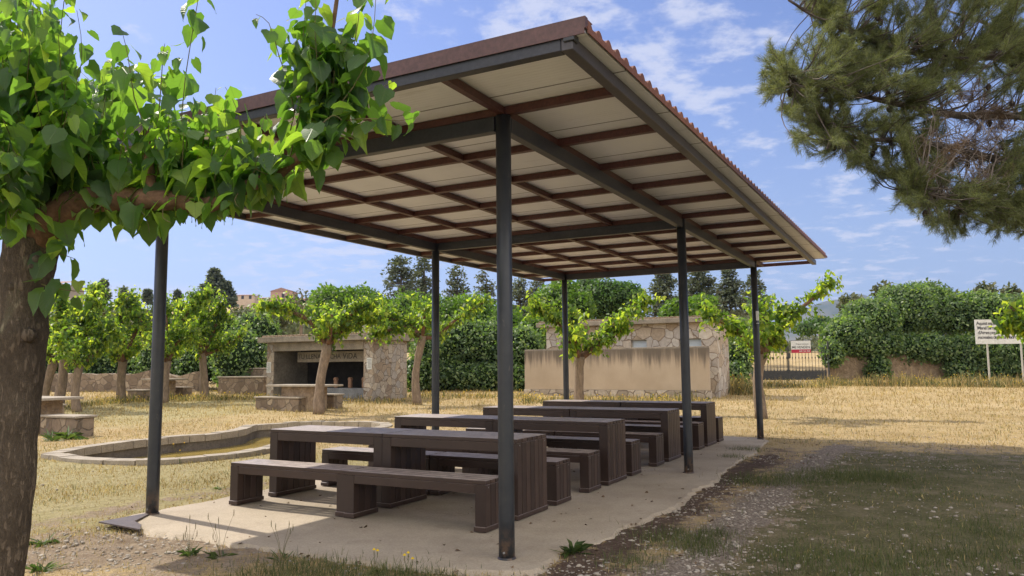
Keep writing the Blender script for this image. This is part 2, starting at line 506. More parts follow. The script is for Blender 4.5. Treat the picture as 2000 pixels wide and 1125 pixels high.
# ------------------------------------------------------------------ mesh helpers
class MB:
    def __init__(s):
        s.v = []; s.f = []

    def add(s, vs, fs):
        o = len(s.v)
        s.v += [tuple(p) for p in vs]
        s.f += [tuple(i + o for i in f) for f in fs]
        return s

    def box(s, x0, x1, y0, y1, z0, z1, bev=0.0):
        if bev <= 0:
            vs = [(x, y, z) for x in (x0, x1) for y in (y0, y1) for z in (z0, z1)]
            fs = [(0, 1, 3, 2), (4, 6, 7, 5), (0, 4, 5, 1), (2, 3, 7, 6), (0, 2, 6, 4), (1, 5, 7, 3)]
            return s.add(vs, fs)
        # chamfered box
        c = [(x0 + x1) / 2, (y0 + y1) / 2, (z0 + z1) / 2]
        h = [(x1 - x0) / 2, (y1 - y0) / 2, (z1 - z0) / 2]
        b = min(bev, min(h) * .45)
        vs = []; idx = {}
        for sx in (-1, 1):
            for sy in (-1, 1):
                for sz in (-1, 1):
                    sg = (sx, sy, sz)
                    for ax in range(3):
                        p = [c[k] + sg[k] * (h[k] - (0 if k == ax else b)) for k in range(3)]
                        idx[(sg, ax)] = len(vs); vs.append(tuple(p))
        fs = []
        for ax in range(3):
            o = [k for k in range(3) if k != ax]
            for sd in (-1, 1):
                q = []
                for (i, j) in ((-1, -1), (1, -1), (1, 1), (-1, 1)):
                    sg = [0, 0, 0]; sg[ax] = sd; sg[o[0]] = i; sg[o[1]] = j
                    q.append(idx[(tuple(sg), ax)])
                fs.append(tuple(q))
        for ax in range(3):      # edges along ax
            o = [k for k in range(3) if k != ax]
            for i in (-1, 1):
                for j in (-1, 1):
                    s0 = [0, 0, 0]; s0[o[0]] = i; s0[o[1]] = j
                    a = list(s0); a[ax] = -1; bb = list(s0); bb[ax] = 1
                    fs.append((idx[(tuple(a), o[0])], idx[(tuple(bb), o[0])], idx[(tuple(bb), o[1])], idx[(tuple(a), o[1])]))
        for sx in (-1, 1):
            for sy in (-1, 1):
                for sz in (-1, 1):
                    fs.append(tuple(idx[((sx, sy, sz), k)] for k in range(3)))
        return s.add(vs, fs)

    def tube(s, pts, radii, seg=10, namp=0.0, nfreq=3.0, cap=True, seed=0.0):
        pts = [Vector(p) for p in pts]
        n = len(pts)
        if isinstance(radii, (int, float)): radii = [radii] * n
        t = (pts[1] - pts[0]).normalized()
        ref = Vector((0, 0, 1)) if abs(t.z) < .9 else Vector((1, 0, 0))
        nx = t.cross(ref).normalized()
        vs = []
        for i, p in enumerate(pts):
            a = pts[max(0, i - 1)]; b = pts[min(n - 1, i + 1)]
            t = (b - a).normalized()
            nx = (nx - t * nx.dot(t)).normalized()
            ny = t.cross(nx)
            for k in range(seg):
                an = 2 * math.pi * k / seg
                d = nx * math.cos(an) + ny * math.sin(an)
                r = radii[i]
                if namp:
                    q = p + d * r
                    r *= 1 + namp * mnoise.noise(q * nfreq + Vector((seed, 0, 0))) + namp * .5 * mnoise.noise(q * nfreq * 2.7 + Vector((0, seed, 0)))
                vs.append(p + d * r)
        fs = [(i * seg + k, i * seg + (k + 1) % seg, (i + 1) * seg + (k + 1) % seg, (i + 1) * seg + k) for i in range(n - 1) for k in range(seg)]
        if cap:
            fs.append(tuple(range(seg - 1, -1, -1)))
            fs.append(tuple((n - 1) * seg + k for k in range(seg)))
        return s.add(vs, fs)

    def prism(s, poly, z0, z1):
        n = len(poly)
        vs = [(p[0], p[1], z0) for p in poly] + [(p[0], p[1], z1) for p in poly]
        fs = [(i, (i + 1) % n, n + (i + 1) % n, n + i) for i in range(n)]
        fs += [tuple(range(n - 1, -1, -1)), tuple(range(n, 2 * n))]
        return s.add(vs, fs)

    def build(s, name, mat, parent=None, smooth=False):
        me = bpy.data.meshes.new(name)
        me.from_pydata(s.v, [], s.f)
        me.update()
        if mat: me.materials.append(mat)
        if smooth:
            me.polygons.foreach_set('use_smooth', [True] * len(me.polygons))
        o = bpy.data.objects.new(name, me)
        COL.objects.link(o)
        if parent: o.parent = parent
        return o


def fastmesh(name, verts, faces, mat, parent=None, smooth=False, attr=None):
    verts = np.asarray(verts, np.float32); faces = np.asarray(faces, np.int32)
    me = bpy.data.meshes.new(name)
    nf, k = faces.shape
    me.vertices.add(len(verts)); me.vertices.foreach_set('co', verts.ravel())
    me.loops.add(nf * k); me.loops.foreach_set('vertex_index', faces.ravel())
    me.polygons.add(nf)
    me.polygons.foreach_set('loop_start', np.arange(0, nf * k, k, dtype=np.int32))
    me.polygons.foreach_set('loop_total', np.full(nf, k, np.int32))
    if smooth: me.polygons.foreach_set('use_smooth', np.ones(nf, bool))
    if attr:
        for an, arr in attr.items():
            if arr.ndim == 2:
                a = me.attributes.new(an, 'FLOAT_VECTOR', 'POINT'); a.data.foreach_set('vector', arr.astype(np.float32).ravel())
            else:
                a = me.attributes.new(an, 'FLOAT', 'POINT'); a.data.foreach_set('value', arr.astype(np.float32))
    me.update(calc_edges=True)
    me.materials.append(mat)
    o = bpy.data.objects.new(name, me)
    COL.objects.link(o)
    if parent: o.parent = parent
    return o


def tag(o, label=None, cat=None, group=None, kind=None):
    if label: o['label'] = label
    if cat: o['category'] = cat
    if group: o['group'] = group
    if kind: o['kind'] = kind
    return o


def empty(name, loc=(0, 0, 0), rz=0.0, label=None, cat=None, group=None):
    o = bpy.data.objects.new(name, None)
    o.empty_display_size = .3
    COL.objects.link(o)
    o.location = tuple(loc)
    o.rotation_euler = (0, 0, rz)
    return tag(o, label, cat, group)


def copy_tree(o, parent=None):
    c = o.copy()
    COL.objects.link(c)
    c.parent = parent
    for ch in list(o.children):
        copy_tree(ch, c)
    return c


def norm(a):
    return a / np.maximum(np.linalg.norm(a, axis=-1, keepdims=True), 1e-9)


# leaf templates ------------------------------------------------------------
def heart(rows=7, cols=4, fold=.22, droop=.28):
    ys = np.linspace(0, 1, rows + 1)
    prof = [(0.0, .22), (.10, .42), (.25, .50), (.45, .45), (.65, .32), (.83, .16), (1.0, .004)]
    vs = []; uv = []
    for i, y in enumerate(ys):
        w = np.interp(y, [p[0] for p in prof], [p[1] for p in prof])
        for j in range(cols + 1):
            t = j / cols * 2 - 1
            x = w * t
            yy = y - (.12 * abs(t) ** 1.5 * max(0, 1 - y * 4)) - .02
            if abs(t) == 1: x *= 1 + .05 * ((i % 2) * 2 - 1)
            z = fold * abs(x) - droop * y * y + .02 * math.sin(y * 9 + t * 2)
            vs.append((x, yy, z)); uv.append((x, y, 0))
    fs = [(i * (cols + 1) + j, i * (cols + 1) + j + 1, (i + 1) * (cols + 1) + j + 1, (i + 1) * (cols + 1) + j) for i in range(rows) for j in range(cols)]
    return np.array(vs), np.array(fs), np.array(uv)


HEART = heart()
SMALLHEART = (np.array([(0, 0, 0), (.42, .12, .12), (.38, .5, .08), (0, 1.0, -.2), (-.38, .5, .08), (-.42, .12, .12)]),
              np.array([(0, 1, 2, 3), (0, 3, 4, 5)]), None)
DIAMOND = (np.array([(0, 0, 0), (.32, .45, .1), (0, 1, 0), (-.32, .45, .1)]), np.array([(0, 1, 2, 3)]), None)


def leafset(name, P, T, N, S, tmpl, mat, parent=None, smooth=False):
    tv, tf, uv = tmpl
    P = np.asarray(P); T = norm(np.asarray(T)); N = np.asarray(N)
    N = norm(N - T * (N * T).sum(1, keepdims=True))
    X = np.cross(T, N)
    S = np.asarray(S)[:, None, None]
    cz = rng.uniform(-.3, 2.4, (len(P), 1, 1)); cxw = rng.uniform(.75, 1.1, (len(P), 1, 1)); tw_ = rng.normal(0, .35, (len(P), 1))
    zc = tv[None, :, 2] * cz[:, :, 0] + tv[None, :, 0] * tv[None, :, 1] * tw_
    V = P[:, None, :] + S * (X[:, None, :] * tv[None, :, 0, None] * cxw + T[:, None, :] * tv[None, :, 1, None] + N[:, None, :] * zc[:, :, None])
    n, k = len(P), len(tv)
    F = (tf[None] + (np.arange(n) * k)[:, None, None]).reshape(-1, tf.shape[1])
    at_ = {'luv': np.tile(uv, (n, 1))} if uv is not None else None
    return fastmesh(name, V.reshape(-1, 3), F, mat, parent, smooth, at_)


def rdir(n):
    return norm(rng.normal(size=(n, 3)))


def smooth_path(pts, step=4):
    """Catmull-Rom through points"""
    P = [np.asarray(p, float) for p in pts]
    P = [2 * P[0] - P[1]] + P + [2 * P[-1] - P[-2]]
    out = []
    for i in range(1, len(P) - 2):
        for k in range(step):
            t = k / step
            a, b, c, d = P[i - 1], P[i], P[i + 1], P[i + 2]
            out.append(.5 * ((2 * b) + (-a + c) * t + (2 * a - 5 * b + 4 * c - d) * t * t + (-a + 3 * b - 3 * c + d) * t ** 3))
    out.append(P[-2])
    return out


# ------------------------------------------------------------------ ground
POND_PX = [(78, 894), (150, 906), (290, 909), (400, 901), (480, 893), (540, 880), (600, 862), (660, 848), (735, 840), (768, 832), (745, 824),
           (680, 822), (600, 822), (540, 826), (490, 830), (466, 836), (452, 843), (400, 851), (330, 857), (250, 866), (150, 880)]
pond_out = smooth_path([atg(*p)[:2] for p in POND_PX] + [atg(*POND_PX[0])[:2]], 5)[:-1]
pond_out = np.array(pond_out)
pc = pond_out.mean(0)
nP = len(pond_out)
tang = np.roll(pond_out, -1, 0) - np.roll(pond_out, 1, 0)
nrm = np.stack([-tang[:, 1], tang[:, 0]], 1)
nrm /= np.linalg.norm(nrm, axis=1, keepdims=True)
area = .5 * np.sum(pond_out[:, 0] * np.roll(pond_out[:, 1], -1) - np.roll(pond_out[:, 0], -1) * pond_out[:, 1])
if area < 0: nrm = -nrm
pond_in = pond_out + nrm * .27
pond_mid = pond_out + nrm * .14


def inside(poly, X, Y):
    r = np.zeros(X.shape, bool)
    n = len(poly)
    for i in range(n):
        x0, y0 = poly[i]; x1, y1 = poly[(i + 1) % n]
        c = ((y0 > Y) != (y1 > Y)) & (X < (x1 - x0) * (Y - y0) / ((y1 - y0) if y1 != y0 else 1e-9) + x0)
        r ^= c
    return r


PAD_AB = [(.12, 4.10), (.0, 4.16), (-.20, 4.12), (-.28, 3.9), (-.42, 3.6), (-.50, 3.2), (-.47, 2.6), (-.55, 2.1), (-.56, 1.6), (-.50, .97), (-.48, .5), (-.40, .15), (-.30, -.1),
          (-.2, -.34), (.2, -.30), (.45, -.22), (.7, -.34), (1.1, -.40), (1.5, -.36), (1.9, -.47), (2.4, -.47), (3.0, -.50), (3.6, -.42), (4.2, -.46), (5.0, -.37),
          (5.8, -.36), (6.6, -.28), (7.5, -.33), (8.4, -.24), (9.2, -.22), (9.9, -.12), (10.25, .15), (10.4, .8), (10.4, 2.5), (10.4, 3.9), (10.3, 4.15), (9.8, 4.2),
          (7.5, 4.14), (5, 4.2), (2.5, 4.13), (1.2, 4.14), (.6, 4.08)]
pad_xy = np.array([AB(a, b)[:2] for a, b in PAD_AB])

xs = np.concatenate([-np.geomspace(2500, 12.3, 46), np.arange(-12.2, 9.0, .14), np.geomspace(9.1, 2500, 52)])
ys = np.concatenate([np.arange(-12, 1, 1.0), np.arange(1.2, 24, .15), np.geomspace(24.2, 5000, 80)])
GX, GY = np.meshgrid(xs, ys)


def hillz(X, Y):
    # the wooded hill with the village, to the left, beyond the trees
    h = 31 * np.exp(-((X + 115) / 130) ** 2) * np.clip((Y - 90) / 260, 0, 1) ** 1.2 * np.clip((900 - Y) / 300, 0, 1)
    h2 = 4 * np.clip((Y - 120) / 300, 0, 1) * np.clip((1500 - Y) / 500, 0, 1)
    h3 = 1.5 * np.clip((Y - 42) / 20, 0, 1) ** 1.5
    return h + h2 * np.clip((X + 60) / 60, 0, 1) + h3


GZ = gz(GY) + hillz(GX, GY)
near = (np.abs(GX) < 14) & (GY < 26)
nz = np.array([mnoise.noise(Vector((x * .8, y * .8, 0))) * .022 + mnoise.noise(Vector((x * 4, y * 4, 3))) * .007 for x, y in zip(GX[near], GY[near])])
GZ[near] += nz
inp = inside(pond_mid, GX, GY)
GZ[inp] = -.65
inpad = inside(pad_xy, GX, GY)
GZ[inpad] = np.minimum(GZ[inpad], -.012)
A_, B_ = to_ab(np.stack([GX, GY], -1))
track = np.array([atg(*p)[:2] for p in [(1180, 1260), (1330, 1115), (1440, 1020), (1530, 950), (1590, 900), (1640, 872)]])


def dseg(X, Y, pl):
    d = np.full(X.shape, 1e9)
    for (x0, y0), (x1, y1) in zip(pl[:-1], pl[1:]):
        ux, uy = x1 - x0, y1 - y0
        t = np.clip(((X - x0) * ux + (Y - y0) * uy) / (ux * ux + uy * uy), 0, 1)
        d = np.minimum(d, np.hypot(X - x0 - t * ux, Y - y0 - t * uy))
    return d


def masks(X, Y):
    a, b = to_ab(np.stack([X, Y], -1))
    dirt = .8 * np.clip(1 - np.abs(b + .60) / .52, 0, 1) * np.clip((a + 1.2) / .5, 0, 1) * np.clip((9.6 - a) / 2.5, 0, 1)
    bare = np.exp(-(((X + 3.0) / 1.7) ** 2 + ((Y - 6.5) / 1.0) ** 2)) * 1.0
    bare = np.maximum(bare, np.clip(1 - np.abs(b - 4.6) / .5, 0, 1) * (a > -1) * (a < 3) * .5)
    bare = np.maximum(bare, .55 * np.clip((-.25 - b) / .2, 0, 1) * np.clip((2.1 + b) / .7, 0, 1) * np.clip((a + 1.4) / .6, 0, 1) * np.clip((9.4 - a) / 1.0, 0, 1))
    grav = np.clip(1.1 - dseg(X, Y, track) / .36, 0, 1)
    gfar = np.exp(-(((a - 9) / 2.4) ** 2 + ((b + 2.6) / 2.2) ** 2)) * .42
    grav = np.maximum(grav, gfar)
    green = np.clip((-.8 - b) / .8, 0, 1) * np.clip((9.8 - a) / 1.5, 0, 1)
    green = np.maximum(green, .75 * np.clip(1 - np.hypot(X + .9, Y - 4.9) / 1.6, 0, 1))
    return dirt, bare, grav, green


md, mb_, mg, mgr = masks(GX, GY)
stb = np.clip((16 - GY) / 6, 0, 1) * np.clip((B_ - 3.0) / 1.0, 0, 1) + .8 * np.exp(-(((GX + 12) / 8) ** 2 + ((GY - 24) / 7) ** 2)) + .5 * np.clip(1 - np.abs(GY - 36) / 3, 0, 1)
ny, nx = GX.shape
V = np.stack([GX, GY, GZ], -1).reshape(-1, 3)
ii = np.arange(ny * nx).reshape(ny, nx)
F = np.stack([ii[:-1, :-1], ii[:-1, 1:], ii[1:, 1:], ii[1:, :-1]], -1).reshape(-1, 4)


def ground_mat():
    mt, nt, bs = newmat('dry field ground')
    v = coords(nt, 'Position')

    def att(n):
        a = nt.nodes.new('ShaderNodeAttribute'); a.attribute_name = n
        return a.outputs['Fac']
    n1 = ntex(nt, .55, 6, .6, v); n2 = ntex(nt, 5, 6, .7, v); n3 = ntex(nt, 34, 4, .75, v)
    dry = ramp(nt, n1, [(.28, (.36, .26, .13)), (.5, (.46, .34, .18)), (.72, (.52, .40, .23))])
    dry = mixc2(nt, mth(nt, 'MULTIPLY', maprange(nt, n2, .50, .64), .45), dry, (.17, .17, .06))
    stub = ramp(nt, n2, [(.3, (.24, .225, .10)), (.5, (.37, .325, .165)), (.7, (.48, .41, .24))])
    n0 = ntex(nt, .22, 4, .6, v)
    dry = mixc2(nt, mth(nt, 'MULTIPLY', maprange(nt, mth(nt, 'ADD', att('stubble'), mth(nt, 'SUBTRACT', n0, .5)), .3, .7), .8), dry, stub)
    grn = ramp(nt, ntex(nt, 2.2, 7, .68, v), [(.34, (.092, .090, .040)), (.5, (.130, .120, .058)), (.62, (.19, .160, .095)), (.74, (.27, .225, .155))])
    bare = ramp(nt, n2, [(.3, (.22, .16, .11)), (.7, (.40, .315, .225))])
    grav = ramp(nt, n3, [(.3, (.155, .122, .095)), (.6, (.30, .245, .195)), (.75, (.46, .39, .325))])
    drt = ramp(nt, n2, [(.3, (.075, .050, .037)), (.7, (.17, .118, .088))])
    wob = mth(nt, 'ADD', mth(nt, 'MULTIPLY', mth(nt, 'SUBTRACT', n2, .5), 1.6), mth(nt, 'MULTIPLY', mth(nt, 'SUBTRACT', ntex(nt, 1.3, 5, .6, v), .5), 1.3))

    def m(fac): return maprange(nt, mth(nt, 'ADD', fac, wob), .30, .62)
    c = dry
    c = mixc2(nt, mth(nt, 'MULTIPLY', m(att('green')), .95), c, grn)
    c = mixc2(nt, m(att('bare')), c, bare)
    c = mixc2(nt, m(att('gravel')), c, grav)
    c = mixc2(nt, m(att('dirt')), c, drt)
    c = mixc2(nt, .75, c, ramp(nt, n3, [(.25, (.22, .22, .22)), (.75, (.78, .78, .78))]), 'OVERLAY')
    vo = nt.nodes.new('ShaderNodeTexVoronoi'); vo.inputs['Scale'].default_value = 26
    nt.links.new(v, vo.inputs['Vector'])
    peb = mth(nt, 'MULTIPLY', maprange(nt, vo.outputs['Distance'], .30, .12), maprange(nt, n2, .45, .6))
    c = mixc2(nt, mth(nt, 'MULTIPLY', peb, .45), c, (.50, .43, .35))
    nt.links.new(c, bs.inputs['Base Color'])
    bs.inputs['Roughness'].default_value = .95
    bs.inputs['Specular IOR Level'].default_value = .1
    bump(nt, bs, mth(nt, 'ADD', n3, mth(nt, 'MULTIPLY', n2, 1.5)), 1.0, .035)
    return mt


g = fastmesh('ground', V, F, ground_mat(), smooth=True, attr={'dirt': md.ravel(), 'bare': mb_.ravel(), 'gravel': mg.ravel(), 'green': mgr.ravel(), 'stubble': stb.ravel()})
tag(g, kind='structure')

# concrete pad ---------------------------------------------------------------
def pad_mat():
    mt, nt, bs = newmat('trowelled pad concrete')
    v = coords(nt, 'Position')
    n = ntex(nt, .9, 6, .62, v); f = ntex(nt, 70, 4, .75, v); s = ntex(nt, 3.5, 5, .7, v)
    c = ramp(nt, n, [(.3, (.32, .26, .19)), (.5, (.41, .34, .255)), (.7, (.48, .40, .305))])
    c = mixc2(nt, mth(nt, 'MULTIPLY', maprange(nt, s, .55, .72), .35), c, (.24, .17, .12))
    c = mixc2(nt, .5, c, ramp(nt, f, [(.25, (.25, .25, .25)), (.75, (.75, .75, .75))]), 'OVERLAY')
    nt.links.new(c, bs.inputs['Base Color'])
    bs.inputs['Roughness'].default_value = .9
    bump(nt, bs, mth(nt, 'ADD', f, s), .5, .012)
    return mt


pp = []
npd = len(pad_xy)
for i in range(npd):
    p0, p1 = pad_xy[i], pad_xy[(i + 1) % npd]
    L = np.linalg.norm(p1 - p0)
    k = max(1, int(L / .07))
    for j in range(k):
        q = p0 + (p1 - p0) * j / k
        w = .06 * mnoise.noise(Vector((q[0] * 2.2, q[1] * 2.2, 5))) + .05 * mnoise.noise(Vector((q[0] * 7, q[1] * 7, 5))) + .03 * mnoise.noise(Vector((q[0] * 19, q[1] * 19, 5)))
        d = norm((p1 - p0)[None])[0]
        pp.append((q + w * np.array([d[1], -d[0]])))
pmb = MB()
n = len(pp)
cen = np.mean(pp, 0)
vs = [(p[0], p[1], .022) for p in pp]
ed = [((p[0] - cen[0]) , (p[1] - cen[1])) for p in pp]
outer = []
for i, p in enumerate(pp):
    t = pp[(i + 1) % n] - pp[i - 1]
    t = t / (np.linalg.norm(t) + 1e-9)
    nn = np.array([t[1], -t[0]])
    if np.dot(nn, p - cen) < 0: nn = -nn
    outer.append(p + nn * (.11 + .03 * mnoise.noise(Vector((p[0] * 5, p[1] * 5, 9)))))
vs2 = [(p[0], p[1], -.05) for p in outer]
pmb.add(vs + vs2, [tuple(range(n))] + [(i, (i + 1) % n, n + (i + 1) % n, n + i) for i in range(n)])
tag(pmb.build('concrete_pavement', pad_mat()), kind='structure')

# ------------------------------------------------------------------ pond
pond = empty('pond_basin', (pc[0], pc[1], 0), 0, 'long curved sunken pond basin with stone coping, left of the picnic tables', 'pond')


def loc(p3):   # relative to pond empty
    return (p3[0] - pc[0], p3[1] - pc[1], p3[2])


cop = MB()
k0 = 0
seglen = np.linalg.norm(np.roll(pond_out, -1, 0) - pond_out, axis=1)
cum = np.concatenate([[0], np.cumsum(seglen)])
per = cum[-1]


def on_ring(ring, s):
    s = s % per
    i = min(np.searchsorted(cum, s, side='right') - 1, nP - 1)
    t = (s - cum[i]) / seglen[i]
    return ring[i] * (1 - t) + ring[(i + 1) % nP] * t


s = 0.0
while s < per - .1:
    L = random.uniform(.28, .55)
    e = min(s + L, per)
    o1, o2 = on_ring(pond_out, s + .008), on_ring(pond_out, e - .008)
    i1, i2 = on_ring(pond_in, s + .008), on_ring(pond_in, e - .008)
    j = random.uniform(-.04, .03)
    oo1 = o1 + (o1 - i1) * j; oo2 = o2 + (o2 - i2) * (j + random.uniform(-.05, .05))
    zt = .075 + random.uniform(-.008, .010)
    vs = [loc((*p, z)) for z in (.0 - .06, zt) for p in (oo1, oo2, i2 + (i2 - o2) * .08, i1 + (i1 - o1) * .08)]
    cop.add(vs, [(0, 1, 5, 4), (1, 2, 6, 5), (2, 3, 7, 6), (3, 0, 4, 7), (4, 5, 6, 7), (3, 2, 1, 0)])
    s = e
cop.build('coping', M['slabtop'], pond)
wl = MB()
ring = [pond_in + (pond_out - pond_in) * .02]
vs = [loc((*p, .03)) for p in ring[0]] + [loc((*p, -.55)) for p in ring[0]]
wl.add(vs, [(i, nP + i, nP + (i + 1) % nP, (i + 1) % nP) for i in range(nP)])
wl.build('inner_wall', mottled('damp basin cement', [(.3, (.10, .085, .07)), (.7, (.20, .17, .14))], 3, .8, .4, .01, fine=25), pond, True)
wm = MB()
wat = pond_in + (pond_out - pond_in) * .10
wm.add([(p[0], p[1], -.24) for p in wat], [tuple(range(nP))])
tag(wm.build('water', M['water']), kind='structure')

# ------------------------------------------------------------------ shelter
Z0 = 3.407     # underside of the purlin grid
sh = empty('picnic_shelter', AB(0, 0), ROTZ, 'open steel picnic shelter on dark round posts with brown scalloped tile-sheet roof', 'shelter')
for i, (a, b) in enumerate([(0, 0), (5, 0), (10, 0), (0, 4), (5, 4), (10, 4)]):
    p = MB()
    p.tube([(a, b, -.02), (a, b, .3), (a, b, 1.7), (a, b, Z0 - .004)], [.060, .060, .060, .060], 28)
    po = p.build('post', M['post'], sh, True)
    for poly in po.data.polygons:
        if len(poly.vertices) > 4: poly.use_smooth = False
    wd = MB(); wd.tube([(a, b, .015), (a, b, .036)], [.075, .064], 20); wd.build('base_collar', M['post'], po, True)
    bt = MB()
    bt.tube([(a - .058, b - .01, .075), (a - .068, b - .01, .075)], .008, 8)
    bt.build('bolt', M['bolt'], po)
    if (a, b) == (10, 0):
        st = MB()
        th = [math.pi + .3 + k * .32 for k in range(8)]
        vs = [(a + .0622 * math.cos(t), b + .0622 * math.sin(t), z) for z in (2.26, 2.44) for t in th]
        st.add(vs, [(k, k + 1, k + 9, k + 8) for k in range(7)])
        vs = [(a + .0635 * math.cos(t), b + .0635 * math.sin(t), z) for z in (2.20, 2.212) for t in th]
        st.add(vs, [(k, k + 1, k + 9, k + 8) for k in range(7)])
        tag(st.build('notice', M['tape'], po), 'faded paper notice taped round the post')
HB = .125
# main carrying beams, butted to the posts, below the grid
def beam(x0, x1, y0, y1, z0, z1, name, mat, bev=.004):
    return MB().box(x0, x1, y0, y1, z0, z1, bev).build(name, mat, sh)


for a in (0, 5, 10):
    beam(a - .04, a + .04, .062, 3.938, Z0 - HB, Z0 - .003, 'main_beam', M['beam'])
for b in (0, 4):
    for a0, a1 in ((0, 5), (5, 10)):
        beam(a0 + .062, a1 - .062, b - .04, b + .04, Z0 - HB, Z0 - .003, 'main_beam', M['beam'])
# perimeter frame at grid level
PH = .066
ZB = Z0 - .022
beam(-.96, 11.04, -1.02, -.94, ZB, Z0 + PH, 'edge_beam', M['frame'])
beam(-.96, 11.04, 4.97, 5.03, ZB + .01, Z0 + PH, 'edge_beam', M['frame'])
beam(-.96, -.885, -.937, 4.967, ZB + .004, Z0 + PH, 'edge_beam', M['beam'])
beam(10.97, 11.03, -.937, 4.967, Z0, Z0 + PH - .004, 'edge_beam', M['purlin'])
# purlins across (every metre) in one length, and the short members between them
for k in range(0, 11):
    beam(k - .03, k + .03, -.937, 4.967, Z0, Z0 + PH - .002, 'purlin', M['purlin'], .003)
for b in (0, 1.0, 2.0, 3.0, 4.0):
    for k in range(-1, 11):
        x0 = -.882 if k == -1 else k + .033; x1 = k + 1 - .033
        MB().box(x0, x1, b - .03, b + .03, Z0 + .002, Z0 + PH - .004, .003).build('brace', M['purlin'], sh)
# roof panel: cream underside, scalloped clay coloured top
PZ = Z0 + PH + .003
XA, XB, YA, YB = -.965, 10.82, -1.19, 5.12


def skew(o):
    for v in o.data.vertices:
        if v.co.y < 0: v.co.y *= (1.095 + .13 * (v.co.x + 1) / 12) / 1.19
    return o


skew(MB().box(XA, XB, YA, YB, PZ, PZ + .035).build('ceiling_panel', M['panel'], sh))
tl = MB()
pitch = .165; nw = int((XB - XA) / pitch)
rows = []
sub = 10
prof = []
for i in range(nw * sub + 1):
    t = i / sub
    x = XA + t * pitch
    ph = t % 1.0
    h = .052 * max(0.0, math.sin(math.pi * min(1, ph / .72))) ** .75 if ph < .72 else 0.0
    prof.append((x, PZ + .037 + h))
ystep = [YA - .015 + (YB - YA + .03) * k / 18 for k in range(19)]
vs = []; fs = []
npf = len(prof)
for k, y in enumerate(ystep):
    for (x, z) in prof: vs.append((x, y, z))
for k in range(18):
    for i in range(npf - 1):
        fs.append((k * npf + i, k * npf + i + 1, (k + 1) * npf + i + 1, (k + 1) * npf + i))
# closed scalloped end towards the viewer's right and the far side
for yy, rev in ((0, False), (18, True)):
    o = len(vs)
    for (x, z) in prof: vs.append((x, ystep[yy], PZ + .036))
    for i in range(npf - 1):
        q = (o + i, o + i + 1, yy * npf + i + 1, yy * npf + i)
        fs.append(q[::-1] if rev else q)
tl.add(vs, fs)
skew(tl.build('roof_sheet', M['tile'], sh))
fa = MB()
fa.box(XA - .012, XA - .004, YA - .01, YB + .02, PZ - .014, PZ + .088)
fa.box(XA - .012, XA + .12, YA - .01, YB + .02, PZ + .089, PZ + .095)
fa.box(XA - .012, XA + .03, YA - .018, YA - .011, PZ + .02, PZ + .095)
skew(fa.build('fascia', M['fascia'], sh))
sd = MB()
sd.box(XA + .02, XB + .01, YA - .026, YA - .018, PZ - .003, PZ + .040)
skew(sd.build('edge_trim', M['tile'], sh))
sd = MB()
sd.box(XB + .003, XB + .011, YA, YB, PZ - .004, PZ + .10)
sd.box(XA + .02, XB + .01, YB + .018, YB + .026, PZ - .004, PZ + .045)
skew(sd.build('rear_trim', M['tile'], sh))
MB().box(-.975, -.90, -1.035, -.96, Z0 + .03, Z0 + PH + .012, .004).build('corner_cap', M['post'], sh)

# ------------------------------------------------------------------ tables and benches
PZP = .030   # pad top


def slab_unit(name, width, height, length, topboards, endboards, apron):
    """one table or bench: slatted top, vertical-board legs at both ends; local x across, y along, origin at its base"""
    root = empty(name)
    w, L = width / 2, length
    top = MB()
    bw = width / topboards
    for i in range(topboards):
        x0 = -w + i * bw
        top.box(-w if i == 0 else x0 + .007, w if i == topboards - 1 else x0 + bw - .007, 0, L, height - .035, height, .003)
    top.build('top', M['plank'], root)
    ap = MB()
    ap.box(-w + .001, -w + .035, .1095, L - .1095, height - .037 - apron, height - .037, .003)
    ap.box(w - .035, w - .001, .1095, L - .1095, height - .037 - apron, height - .037, .003)
    for y in (.3 * L, .5 * L, .7 * L):
        ap.box(-w + .036, w - .036, y - .03, y + .03, height - .036 - .03, height - .037)
    ap.build('apron', M['plank'], root)
    for y0 in (0, L - .108):
        lg = MB()
        bw2 = (width - .004) / endboards
        for i in range(endboards):
            x0 = -w + .002 + i * bw2
            for yy in ((y0, y0 + .03), (y0 + .078, y0 + .108)):
                inner = (yy[0] > y0) == (y0 == 0)
                lg.box(x0 + .0045, x0 + bw2 - .0045, yy[0], yy[1], .042, height - (.037 + apron * .8 if inner else .037), .003)
        lg.box(-w + .002, -w + .022, y0 + .031, y0 + .077, .042, height - .037)
        lg.box(w - .022, w - .002, y0 + .031, y0 + .077, .042, height - .037)
        lg.box(-w, -w + .006, y0, y0 + .108, .042, height - .037)
        lg.box(w - .006, w, y0, y0 + .108, .042, height - .037)
        l = lg.build('leg', M['plank'], root)
        MB().box(-w - .012, w + .012, y0 - .012 if y0 else -.004, y0 + .118 if not y0 else L + .004, .0, .042, .004).build('foot', M['plank'], l)
        sc = MB()
        yo = -.001 if y0 == 0 else L + .001
        dirn = -1 if y0 == 0 else 1
        for i in (0, endboards - 1):
            sc.tube([(-w + bw2 * (i + .5), yo, height - .06), (-w + bw2 * (i + .5), yo + dirn * .002, height - .06)], .006, 8)
        sc.build('screw', M['bolt'], l)
    return root


